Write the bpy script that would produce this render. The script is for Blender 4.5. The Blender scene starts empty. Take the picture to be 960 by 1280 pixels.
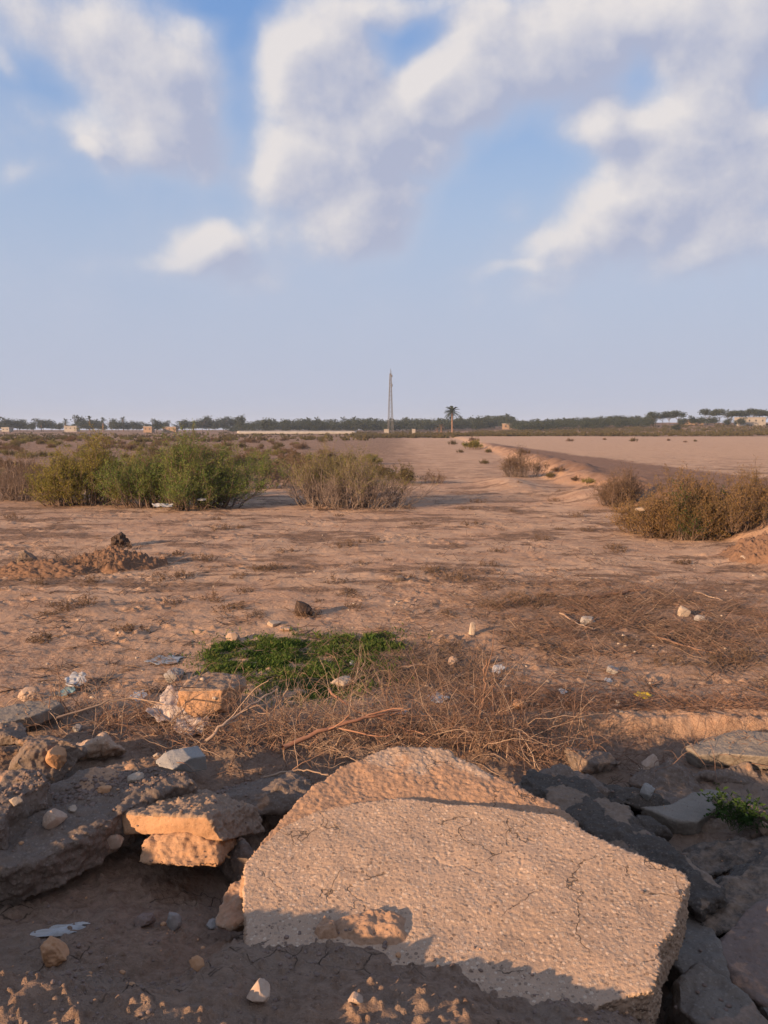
import bpy, bmesh, math, random
import numpy as np
from mathutils import Vector, Matrix

# ------------------------------------------------------------------ camera, sky, sun, exposure
SC = bpy.context.scene
COL = SC.collection
R = math.radians
CAM_Z = 2.3
FOCAL = 1004.0                       # focal length in photo pixels (960 x 1280)
PITCH = math.atan(103.0 / FOCAL)     # horizon 103 px above the picture centre

cam_data = bpy.data.cameras.new('camera')
cam_data.sensor_fit = 'VERTICAL'
cam_data.angle_y = 2 * math.atan(640 / FOCAL)
cam_data.clip_start = 0.05
cam_data.clip_end = 9000
cam = bpy.data.objects.new('camera', cam_data)
cam.location = (0, 0, CAM_Z)
cam.rotation_euler = (math.pi / 2 - PITCH, 0, 0)
COL.objects.link(cam)
SC.camera = cam

SUN_EL = R(13.5)
SUN_TH = R(40.0)                     # light travels right and away: 40 degrees off the picture's x axis
SUN_STRENGTH = 5.0
SUN_COL = (1.0, 0.655, 0.385)
EXPOSURE = 0.92

sun_data = bpy.data.lights.new('sun', 'SUN')
sun_data.energy = SUN_STRENGTH
sun_data.color = SUN_COL
sun_data.angle = R(0.6)
sun = bpy.data.objects.new('sun', sun_data)
_tr = Vector((math.cos(SUN_EL) * math.cos(SUN_TH), math.cos(SUN_EL) * math.sin(SUN_TH), -math.sin(SUN_EL)))
sun.rotation_euler = _tr.to_track_quat('-Z', 'Y').to_euler()
sun.location = (-20, -20, 20)
COL.objects.link(sun)

SC.view_settings.view_transform = 'Standard'
SC.view_settings.look = 'None'
SC.view_settings.gamma = 1.0
SC.view_settings.exposure = EXPOSURE
SC.view_settings.use_curve_mapping = False
SC.render.engine = 'CYCLES'
SC.cycles.max_bounces = 5
SC.cycles.diffuse_bounces = 3
SC.cycles.transparent_max_bounces = 6
SC.cycles.use_denoising = True


def px_dir(px, py):
    """unit direction of a photo pixel seen from the camera's place"""
    d = np.array([px - 480.0, FOCAL, 0.0]) + 0.0
    f = np.array([0, math.cos(PITCH), -math.sin(PITCH)])
    u = np.array([0, math.sin(PITCH), math.cos(PITCH)])
    v = f * FOCAL + np.array([1.0, 0, 0]) * (px - 480.0) + u * (640.0 - py)
    return v / np.linalg.norm(v)


class Nodes:
    """terse node-tree writer: g('ShaderNodeX', {input: value or socket}, prop=value)"""
    def __init__(self, nt):
        self.nt = nt

    def __call__(self, kind, ins=None, **props):
        n = self.nt.nodes.new(kind)
        for k, v in props.items():
            setattr(n, k, v)
        for k, v in (ins or {}).items():
            s = n.inputs[k]
            if isinstance(v, bpy.types.NodeSocket):
                self.nt.links.new(v, s)
            else:
                s.default_value = v
        return n

    def math(self, op, a, b=None, c=None, clamp=False):
        ins = {0: a}
        if b is not None: ins[1] = b
        if c is not None: ins[2] = c
        return self('ShaderNodeMath', ins, operation=op, use_clamp=clamp).outputs[0]

    def mix(self, f, a, b, blend='MIX'):
        n = self.nt.nodes.new('ShaderNodeMix')
        n.data_type = 'RGBA'
        n.blend_type = blend
        for s, v in ((n.inputs[0], f), (n.inputs[6], a), (n.inputs[7], b)):
            if isinstance(v, bpy.types.NodeSocket):
                self.nt.links.new(v, s)
            else:
                s.default_value = v if not isinstance(v, tuple) else (tuple(v) + (1.0,))[:4]
        return n.outputs[2]

    def ramp(self, x, lo, hi, a=0.0, b=1.0, smooth=True):
        n = self('ShaderNodeMapRange', {0: x, 1: lo, 2: hi, 3: a, 4: b}, interpolation_type='SMOOTHSTEP' if smooth else 'LINEAR')
        return n.outputs[0]

    def noise(self, vec, scale, detail=6.0, rough=0.55, dist=0.0):
        return self('ShaderNodeTexNoise', {'Vector': vec, 'Scale': scale, 'Detail': detail, 'Roughness': rough, 'Distortion': dist}).outputs[0]


# ------------------------------------------------------------------ world: Nishita sky with drifting cumulus
world = bpy.data.worlds.new('World')
SC.world = world
world.cycles.sampling_method = 'MANUAL'
world.cycles.sample_map_resolution = 512
world.use_nodes = True
wt = world.node_tree
wt.nodes.clear()
g = Nodes(wt)
SKY = 0.1
EXPF = 2 ** EXPOSURE


def srgb(r, gg, b):
    f = lambda c: (c / 255 / 12.92) if c / 255 <= 0.04045 else ((c / 255 + 0.055) / 1.055) ** 2.4
    return (f(r), f(gg), f(b))


def skycol(r, gg, b):
    c = srgb(r, gg, b)
    return tuple(x / EXPF / SKY for x in c)

# blobs: photo pixel of the centre, half sizes in photo pixels, tilt in degrees, strength
BLOBS = [
    (60, 30, 110, 40, -20, .75), (160, 85, 120, 50, -35, .95), (185, 160, 50, 55, -30, .85), (110, 150, 40, 26, 0, .5), (215, 40, 60, 50, 0, .6),
    (390, 85, 62, 62, 0, 1.0), (350, 200, 62, 52, 10, 1.0), (420, 265, 110, 45, 0, .85), (270, 225, 50, 30, 10, .55), (440, 150, 70, 70, 0, .9),
    (545, 105, 75, 45, 8, 1.05), (520, 180, 95, 55, 0, .9), (620, 105, 80, 55, -10, .9), (470, 20, 110, 30, 0, .75), (500, 290, 60, 26, 0, .55),
    (700, 75, 90, 55, -15, .8), (780, 35, 160, 48, 0, .9), (920, 20, 120, 50, 0, .8), (570, 20, 60, 30, 0, .45),
    (870, 95, 55, 55, 45, .95), (760, 160, 55, 32, 10, .95), (840, 170, 100, 45, 0, .9), (930, 200, 90, 70, 0, .85), (820, 255, 120, 40, 10, .95),
    (700, 285, 70, 30, 15, .85), (645, 335, 55, 12, 10, .7), (900, 300, 110, 34, 0, .7), (647, 252, 34, 18, 10, 1.05), (940, 90, 60, 60, 0, .8),
    (268, 306, 54, 27, 18, 1.0), (215, 332, 50, 16, 12, .8), (113, 187, 20, 15, 0, .8), (18, 75, 30, 14, -30, .75), (14, 222, 34, 12, 15, .6),
    (140, 340, 60, 14, 4, .25), (537, 242, 11, 8, 0, .55), (420, 330, 160, 26, 0, .28), (760, 340, 160, 16, 8, .35), (60, 130, 50, 20, -30, .35),
]
HOLES = [(508, 50, 36, 20, -5, .75), (640, 200, 42, 50, 20, 1.0), (302, 90, 20, 75, -8, .7), (268, 10, 60, 20, 0, .8), (588, 268, 50, 28, 0, .6), (690, 225, 34, 40, 20, .55), (240, 260, 90, 30, 0, .5), (60, 265, 90, 50, 0, .5), (545, 330, 70, 30, 0, .5), (790, 100, 45, 24, 15, .6), (690, 140, 30, 20, 0, .4), (960, 110, 40, 26, 0, .4), (60, 110, 50, 20, -25, .5)]
gt = bpy.data.node_groups.new('cloud_density', 'ShaderNodeTree')
gt.interface.new_socket('Dir', in_out='INPUT', socket_type='NodeSocketVector')
gt.interface.new_socket('Density', in_out='OUTPUT', socket_type='NodeSocketFloat')
h = Nodes(gt)
gi = gt.nodes.new('NodeGroupInput')
go = gt.nodes.new('NodeGroupOutput')
dv = gi.outputs[0]
warp = h('ShaderNodeTexNoise', {'Vector': dv, 'Scale': 9.0, 'Detail': 2.0, 'Roughness': .5}).outputs[1]
wv = h('ShaderNodeVectorMath', {0: warp, 1: (.5, .5, .5)}, operation='SUBTRACT').outputs[0]
wv = h('ShaderNodeVectorMath', {0: wv, 'Scale': .07}, operation='SCALE').outputs[0]
dw = h('ShaderNodeVectorMath', {0: dv, 1: wv}, operation='ADD').outputs[0]
total = None
holes = None
for k, (bx, by, bw, bh, bt, bs) in enumerate(BLOBS + HOLES):
    c = px_dir(bx, by)
    rx = np.cross(c, [0, 0, 1.0]); rx /= np.linalg.norm(rx)
    up = np.cross(rx, c)
    ca, sa = math.cos(R(bt)), math.sin(R(bt))
    ax = (rx * ca + up * sa) / (bw * 1.25 / FOCAL)
    ay = (-rx * sa + up * ca) / (bh * 1.25 / FOCAL)
    cosr = FOCAL / math.hypot(FOCAL, bx - 480, by - 640)
    ax = ax / cosr; ay = ay / cosr
    a = h.math('SUBTRACT', h('ShaderNodeVectorMath', {0: dw, 1: tuple(ax)}, operation='DOT_PRODUCT').outputs['Value'], float(np.dot(ax, c)))
    b = h.math('SUBTRACT', h('ShaderNodeVectorMath', {0: dw, 1: tuple(ay)}, operation='DOT_PRODUCT').outputs['Value'], float(np.dot(ay, c)))
    q = h.math('MULTIPLY_ADD', b, b, h.math('MULTIPLY', a, a))
    e = h.math('MULTIPLY', h.math('EXPONENT', h.math('MULTIPLY', q, -1.0)), bs)
    if k >= len(BLOBS):
        holes = e if holes is None else h.math('ADD', holes, e)
        continue
    total = e if total is None else h.math('MAXIMUM', h.math('MULTIPLY_ADD', e, .35, total), e)
front = h('ShaderNodeSeparateXYZ', {0: dv}).outputs[1]
back = h.math('MULTIPLY', h.ramp(front, .35, -.2), .55)          # broken cloud over the rest of the sky
total = h.math('ADD', h.math('SUBTRACT', h.math('MINIMUM', total, 1.15), holes), back)
n1 = h('ShaderNodeTexNoise', {'Vector': dv, 'Scale': 8.0, 'Detail': 8.0, 'Roughness': .58, 'Distortion': 0.0}).outputs[0]
vo = h('ShaderNodeTexVoronoi', {'Vector': dw, 'Scale': 16.0}, feature='F1').outputs[0]
n1 = h.math('MULTIPLY_ADD', h.math('SUBTRACT', n1, .5), 1.9, h.math('MULTIPLY', h.math('SUBTRACT', .42, vo), .16))
gt.links.new(h.math('ADD', total, n1), go.inputs[0])

tc = g('ShaderNodeTexCoord').outputs['Generated']


def dens(vec):
    n = wt.nodes.new('ShaderNodeGroup'); n.node_tree = gt
    wt.links.new(vec, n.inputs[0])
    return n.outputs[0]


d0 = dens(tc)
off = g('ShaderNodeVectorMath', {0: tc, 1: (-.020, -.004, .019)}, operation='ADD').outputs[0]
off = g('ShaderNodeVectorMath', {0: off}, operation='NORMALIZE').outputs[0]
d1 = dens(off)
sep = g('ShaderNodeSeparateXYZ', {0: tc})
el = sep.outputs[2]
nish = g('ShaderNodeTexSky', sky_type='NISHITA', sun_disc=False, sun_elevation=SUN_EL, sun_rotation=R(230), altitude=20.0, air_density=1.0, dust_density=1.6, ozone_density=1.2).outputs[0]
# summer haze: the sky itself pales to lavender grey towards the horizon
blue = g.mix(g.ramp(el, .20, .50), skycol(160, 186, 222), skycol(112, 156, 217))
clear = g.mix(.80, nish, blue)
clear = g.mix(g.ramp(el, .40, .02), clear, skycol(183, 191, 212))
cover = g.ramp(d0, .08, .84)
cover = g.math('MULTIPLY', cover, g.ramp(el, .06, .24))
veil = g.math('MULTIPLY', g.ramp(d0, -.5, .6), .55)
lit = g.math('MULTIPLY_ADD', g.math('SUBTRACT', d0, d1), 1.35, .43)
thick = g.ramp(d0, .6, 1.7)
lit = g.math('SUBTRACT', lit, g.math('MULTIPLY', thick, .34), clamp=True)
ccol = g.mix(lit, skycol(175, 181, 204), skycol(235, 228, 225))
sky = g.mix(g.math('MULTIPLY', veil, g.ramp(el, .02, .2)), clear, skycol(188, 196, 216))
sky = g.mix(g.math('MULTIPLY', cover, .90), sky, ccol)
bg = g('ShaderNodeBackground', {'Color': sky, 'Strength': SKY})
wo = g('ShaderNodeOutputWorld')
wt.links.new(bg.outputs[0], wo.inputs[0])


# ------------------------------------------------------------------ noise (numpy)
_rs = np.random.RandomState(7)
_perm = np.tile(_rs.permutation(256), 3).astype(np.int32)
_g3 = _rs.normal(size=(256, 3)); _g3 /= np.linalg.norm(_g3, axis=1)[:, None]
_ang = _rs.uniform(0, 2 * np.pi, 256)
_g2 = np.stack([np.cos(_ang), np.sin(_ang)], 1) * 1.3
_jit = _rs.uniform(0, 1, (256, 3))


def perlin2(x, y, seed=0):
    x = np.asarray(x, float) + seed * 17.37; y = np.asarray(y, float) + seed * 9.11
    xi = np.floor(x).astype(np.int32); yi = np.floor(y).astype(np.int32)
    fx = x - xi; fy = y - yi
    u = fx * fx * fx * (fx * (fx * 6 - 15) + 10); v = fy * fy * fy * (fy * (fy * 6 - 15) + 10)
    xi &= 255; yi &= 255

    def gr(dx, dy):
        k = _perm[_perm[xi + dx] + yi + dy] & 255
        return _g2[k, 0] * (fx - dx) + _g2[k, 1] * (fy - dy)
    a = gr(0, 0); b = gr(1, 0); c = gr(0, 1); d = gr(1, 1)
    return (a + u * (b - a)) * (1 - v) + (c + u * (d - c)) * v


def fbm2(x, y, oct=4, seed=0, gain=.5, lac=2.03):
    s = 0; a = 1.0
    for i in range(oct):
        s = s + a * perlin2(x, y, seed + i * 3); x = x * lac; y = y * lac; a *= gain
    return s


def perlin3(p, seed=0):
    p = p + np.array([seed * 13.7, seed * 7.3, seed * 3.9])
    i = np.floor(p).astype(np.int32); f = p - i
    w = f * f * f * (f * (f * 6 - 15) + 10); i &= 255
    out = 0
    for dx in (0, 1):
        wx = w[:, 0] if dx else 1 - w[:, 0]
        for dy in (0, 1):
            wy = w[:, 1] if dy else 1 - w[:, 1]
            for dz in (0, 1):
                wz = w[:, 2] if dz else 1 - w[:, 2]
                k = _perm[_perm[_perm[i[:, 0] + dx] + i[:, 1] + dy] + i[:, 2] + dz] & 255
                gg = _g3[k]
                out = out + wx * wy * wz * (gg[:, 0] * (f[:, 0] - dx) + gg[:, 1] * (f[:, 1] - dy) + gg[:, 2] * (f[:, 2] - dz))
    return out * 1.5


def fbm3(p, scale, oct=4, seed=0, gain=.5):
    s = 0; a = 1.0; q = p * scale
    for k in range(oct):
        s = s + a * perlin3(q, seed + k * 2); q = q * 2.03; a *= gain
    return s


def worley3(p, seed=0):
    p = p + seed * 5.71
    i = np.floor(p).astype(np.int32); f = p - i
    f1 = np.full(len(p), 9.0); kid = np.zeros(len(p), np.int32)
    for dx in (-1, 0, 1):
        for dy in (-1, 0, 1):
            for dz in (-1, 0, 1):
                k = _perm[_perm[_perm[(i[:, 0] + dx) & 255] + ((i[:, 1] + dy) & 255)] + ((i[:, 2] + dz) & 255)] & 255
                j = _jit[k]
                d = (f[:, 0] - dx - j[:, 0]) ** 2 + (f[:, 1] - dy - j[:, 1]) ** 2 + (f[:, 2] - dz - j[:, 2]) ** 2
                m = d < f1
                f1 = np.where(m, d, f1); kid = np.where(m, k, kid)
    return np.sqrt(f1), kid


def worley2(x, y, seed=0):
    x = x + seed * 3.3; y = y + seed * 8.1
    xi = np.floor(x).astype(np.int32); yi = np.floor(y).astype(np.int32); fx = x - xi; fy = y - yi
    f1 = np.full(x.shape, 9.0); f2 = f1.copy(); kid = np.zeros(x.shape, np.int32)
    for dx in (-1, 0, 1):
        for dy in (-1, 0, 1):
            k = _perm[_perm[(xi + dx) & 255] + ((yi + dy) & 255)] & 255
            d = (fx - dx - _jit[k, 0]) ** 2 + (fy - dy - _jit[k, 1]) ** 2
            m = d < f1
            f2 = np.where(m, f1, np.minimum(f2, d)); f1 = np.where(m, d, f1); kid = np.where(m, k, kid)
    return np.sqrt(f1), np.sqrt(f2), kid


def sst(a, b, x):
    t = np.clip((x - a) / (b - a), 0, 1)
    return t * t * (3 - 2 * t)


def lerp(a, b, t):
    return a + (b - a) * t


# ------------------------------------------------------------------ the ground
TOE_Y = [0, 6, 10, 15, 18, 20.5, 24, 37, 61, 110, 200, 3000]
TOE_X = [9, 9, 8, 7.1, 7.2, 7.0, 6.6, 7.4, 9.2, 12.5, 18, 18]


def toe(y):
    return np.interp(y, TOE_Y, TOE_X)


def ground_macro(x, y):
    x = np.asarray(x, float); y = np.asarray(y, float)
    wob = perlin2(x * .9, y * .9, 4)
    lip = lerp(.63, .495, sst(-1.15, -.30, x)) + .43 * sst(-2.3, -4.6, x) + .02 * wob  # includes an unseen rise at far left, added to shade the ditch
    yl = lerp(2.29, 1.9, sst(-.55, -.2, x)) + .03 * perlin2(x * 1.7, y * 0 + 3.3, 9)
    floor = -.10 - .06 * sst(.7, 1.7, x) + .05 * sst(-.7, -1.6, x) + .05 * perlin2(x * 1.3, y * 1.3, 12)
    # bank of mud running down from the road edge to the slabs, then a step into the ditch
    ym = 2.95 + .10 * perlin2(x * 2.1, y * 0 + 1.7, 13) - .35 * sst(.75, 1.15, x)
    zm = lerp(.305, .14, sst(-.55, -.85, x)) - .16 * sst(.15, .75, x) + .02 * wob
    u = np.clip((y - yl) / (ym - yl), 0, 1)
    z = lerp(lip, zm, u * .75 + .25 * u * u * (3 - 2 * u))
    z = lerp(z, floor, sst(ym - .06, ym + lerp(.5, 1.1, sst(-.5, -.9, x)), y))
    right = sst(.9, 1.25, x)
    ye = lerp(6.15, 6.28 + .08 * perlin2(x * 1.2, y * 0, 21), right) + .12 * wob * (1 - right)
    w = lerp(1.25, .13, right)
    tf = sst(0, 1, (y - (ye - w)) / w)
    far = np.hypot(x, y)
    fld = .05 * perlin2(x * .13, y * .13, 31) + .03 * perlin2(x * .4, y * .4, 33)
    fld = fld + .07 * np.exp(-((x - 1.3) / .7) ** 2 - ((y - 6.9) / .5) ** 2) - .05 * np.exp(-((x + .6) / 1.5) ** 2 - ((y - 7.8) / 1.0) ** 2)
    xt = toe(y) + .6 * perlin2(y * .35, y * 0, 41) + .30 * fbm2(x * .9, y * .9, 3, 42)
    bank = sst(0, 1, (x - xt) / (1.9 + .9 * perlin2(y * .4, y * 0, 43)))
    berm = np.exp(-((x - xt - 1.7) / .8) ** 2) * .18 * sst(140, 60, y) * (1 + perlin2(x * .6, y * .4, 45))
    terr = (.38 * bank * (1 + .10 * fbm2(x * 1.1, y * .8, 3, 47) * sst(15, 10, x)) + berm * 1.2) * sst(330, 230, y)
    fld = fld + terr
    # heaps of loose earth on the right of the path and by the ruined stump on the left
    fld = fld + .25 * np.exp(-((x - 7.4) / 1.0) ** 2 - ((y - 14.0) / 1.5) ** 2)
    fld = fld + .30 * np.exp(-((x - 5.2) / .9) ** 2 - ((y - 33) / 3.5) ** 2) + .35 * np.exp(-((x - 6.6) / .9) ** 2 - ((y - 26) / 2.2) ** 2)
    fld = fld + 6.0 * sst(235, 520, y) * sst(-10, 190, x) + 1.4 * sst(260, 700, y) + .5 * np.clip(perlin2(x * .012, y * .012, 51), -1, 1) * sst(90, 300, far)
    return lerp(z, fld, tf)


def ground_masks(x, y):
    """damp dark soil with painted shade on the right bank, straw and scrub litter, red cut earth, pale crust (each 0..1): where the place has them"""
    n = fbm2(x * .55, y * .55, 4, 61); n2 = fbm2(x * 2.2, y * 2.2, 3, 66)
    ditch = sst(lerp(6.95, 6.30, right_part(x)), lerp(6.2, 6.12, right_part(x)), y + .3 * n2 * (1 - right_part(x))) * sst(1.55, 1.75, y)  # moist soil; on the right bank it also paints in the overhang shade
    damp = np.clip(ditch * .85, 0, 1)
    # wet silt streaks left by run-off on the open ground
    damp = np.maximum(damp, .62 * np.exp(-((y - 25.5 - .25 * x + 1.0 * n) / 1.3) ** 2) * sst(-1.2, .8, x) * sst(6.8, 4, x))
    damp = np.maximum(damp, .5 * np.exp(-((y - 27 + 2 * n) / 2.4) ** 2) * sst(-3, -5.4, x))
    damp = np.maximum(damp, .95 * np.exp(-((x - .35) / .62) ** 2 - ((y - 7.7) / 1.05) ** 4) * (1 - right_part(x)))
    straw = .95 * np.exp(-((x - 3.2) / 2.2) ** 4 - ((y - 9.7 + .35 * n) / 1.9) ** 4) * (.55 + .9 * np.clip(n2 + .3, 0, 1))
    straw = np.maximum(straw, .65 * np.exp(-((x + .3) / 2.2) ** 4 - ((y - 6.0) / .55) ** 2))
    pn = fbm2(x * .45, y * .95, 4, 111) + .5 * fbm2(x * 1.6, y * 3.6, 3, 113)
    straw = np.maximum(straw, .95 * sst(.02, .42, pn) * sst(9.5, 11.5, y) * sst(70, 24, y))
    left = sst(28, 48, y) * sst(3.5 + .02 * 0, -2.5, x - .02 * y + 2.0 * n)
    straw = np.maximum(straw, left * (.85 + .45 * n2))
    straw = np.maximum(straw, sst(215, 250, y) * .9)
    track = sst(.8, 1.6, x - toe(y) + .4 * n2) * sst(15.1, 14.0, x + .6 * n2 - .004 * y) * sst(12, 20, y) * sst(140, 90, y)
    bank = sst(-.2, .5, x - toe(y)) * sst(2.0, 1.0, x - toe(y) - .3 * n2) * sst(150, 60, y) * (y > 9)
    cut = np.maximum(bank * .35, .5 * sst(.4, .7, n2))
    cut = np.maximum(cut, .8 * sst(2.45, 2.1, y))
    cut = np.maximum(cut, .75 * np.exp(-((x - 1.2) / .6) ** 2 - ((y - 6.75) / .4) ** 2))
    pale = sst(.05, .5, n + .25) * sst(8.5, 11, y) * (1 - straw)
    pale = np.maximum(pale, sst(14.4, 15.3, x - .3 * n2) * sst(18, 24, y) * sst(225, 210, y + 4 * n))
    return damp, np.clip(straw, 0, 1), np.clip(cut, 0, 1), pale, np.clip(track, 0, 1)


def right_part(x):
    return sst(.9, 1.25, x)


def ground_detail(x, y):
    far = np.hypot(x, y)
    d = np.zeros_like(x)
    slope = sst(6.5, 5.5, y)
    d += (.018 * slope + .012) * fbm2(x * 3.1, y * 3.1, 3, 71) * sst(60, 25, far)
    k = fbm2(x * 9, y * 9, 3, 75)
    d += (.009 * slope + .005) * k * sst(40, 15, far)
    # clods
    f1, f2, kid = worley2(x * 11, y * 11, 3)
    pick = (kid % 7 < 2)
    d += pick * (1 - (1 - np.clip(.40 - f1, 0, 1) / .40) ** 2) * (.008 * slope + .0) * sst(30, 12, far)
    f1, f2, kid = worley2(x * 27, y * 27, 5)
    d += (kid % 5 < 2) * (1 - (1 - np.clip(.42 - f1, 0, 1) / .42) ** 2) * (.010 * slope + .005) * sst(16, 7, far)
    d += right_part(x) * sst(5.9, 6.1, y) * sst(6.6, 6.35, y) * .035 * fbm2(x * 7, y * 9, 3, 95)
    # trampled crust on the field: flat plates and hoof-sized hollows that catch the low sun
    fl = sst(6, 7.5, y)
    c = fbm2(x * 1.5, y * 2.6, 4, 81, .58)
    d += fl * .012 * c * sst(120, 40, far)
    # broken clods and hoof-churned spots in loose groups
    grp = sst(.02, .45, fbm2(x * .5, y * 1.1, 3, 87))
    f1, f2, kid = worley2(x * 6.5, y * 8.5, 9)
    d += fl * (.08 + 1.0 * grp) * (kid % 6 < 2) * np.clip(.34 - f1, 0, 1) / .34 * .042 * sst(70, 25, far)
    d -= fl * grp * .022 * sst(.1, .5, fbm2(x * 2.6, y * 4.2, 3, 85)) * sst(60, 20, far)
    d += sst(2.5, 2.0, y) * (y > 0) * .016 * np.abs(fbm2(x * 7, y * 5, 3, 91))
    return d


def ground_z(x, y):
    x = np.atleast_1d(np.asarray(x, float)); y = np.atleast_1d(np.asarray(y, float))
    return ground_macro(x, y) + ground_detail(x, y)


def gz(x, y):
    return float(ground_z(x, y)[0])


_ts = np.geomspace(1.2, 4000, 6000)


def at_ground(px, py):
    """where the ground lies under a point of the view"""
    d = px_dir(px, py)
    X = d[0] * _ts; Y = d[1] * _ts; Z = CAM_Z + d[2] * _ts
    hit = np.nonzero(Z < ground_macro(X, Y))[0]
    k = hit[0] if len(hit) else len(_ts) - 1
    return Vector((X[k], Y[k], float(ground_z(X[k], Y[k])[0])))


def at_depth(px, py, y):
    """point of the view ray at distance y in front of the camera"""
    d = px_dir(px, py)
    t = y / d[1]
    return Vector((d[0] * t, y, CAM_Z + d[2] * t))


def at_height(px, py, z):
    d = px_dir(px, py)
    t = (z - CAM_Z) / d[2]
    return Vector((d[0] * t, d[1] * t, z))


def mesh_from(name, V, F, mat=None, smooth=True, attrs=None):
    """V (n,3), F (m,k) arrays of one polygon size, or a list of such F arrays"""
    me = bpy.data.meshes.new(name)
    Fs = F if isinstance(F, list) else [F]
    V = np.asarray(V, np.float32)
    nl = sum(f.size for f in Fs); npoly = sum(len(f) for f in Fs)
    me.vertices.add(len(V)); me.vertices.foreach_set('co', V.ravel())
    me.loops.add(nl); me.polygons.add(npoly)
    li = np.concatenate([np.asarray(f, np.int32).ravel() for f in Fs])
    tot = np.concatenate([np.full(len(f), f.shape[1], np.int32) for f in Fs])
    st = np.concatenate([[0], np.cumsum(tot)[:-1]]).astype(np.int32)
    me.loops.foreach_set('vertex_index', li)
    me.polygons.foreach_set('loop_start', st)
    me.polygons.foreach_set('loop_total', tot)
    me.update(calc_edges=True)
    me.polygons.foreach_set('use_smooth', np.full(npoly, smooth, bool))
    for k, a in (attrs or {}).items():
        at = me.attributes.new(k, 'FLOAT', 'POINT'); at.data.foreach_set('value', np.asarray(a, np.float32))
    if mat: me.materials.append(mat)
    return me


def new_mat(name, rough=.9, spec=.2):
    m = bpy.data.materials.new(name); m.use_nodes = True
    nt = m.node_tree; nt.nodes.clear()
    gg = Nodes(nt)
    b = gg('ShaderNodeBsdfPrincipled', {'Roughness': rough, 'Specular IOR Level': spec})
    o = gg('ShaderNodeOutputMaterial')
    nt.links.new(b.outputs[0], o.inputs[0])
    return m, gg, b


def setin(gg, node, key, v):
    if isinstance(v, bpy.types.NodeSocket):
        gg.nt.links.new(v, node.inputs[key])
    else:
        node.inputs[key].default_value = (tuple(v) + (1.0,))[:4] if isinstance(v, tuple) else v


def attr(gg, name):
    return gg('ShaderNodeAttribute', attribute_name=name).outputs['Fac']


def bump(gg, b, hgt, strength=.5, dist=.02, chain=None):
    n = gg('ShaderNodeBump', {'Height': hgt, 'Strength': strength, 'Distance': dist})
    if chain is not None: gg.nt.links.new(chain, n.inputs['Normal'])
    gg.nt.links.new(n.outputs[0], b.inputs['Normal'])
    return n.outputs[0]


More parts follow.
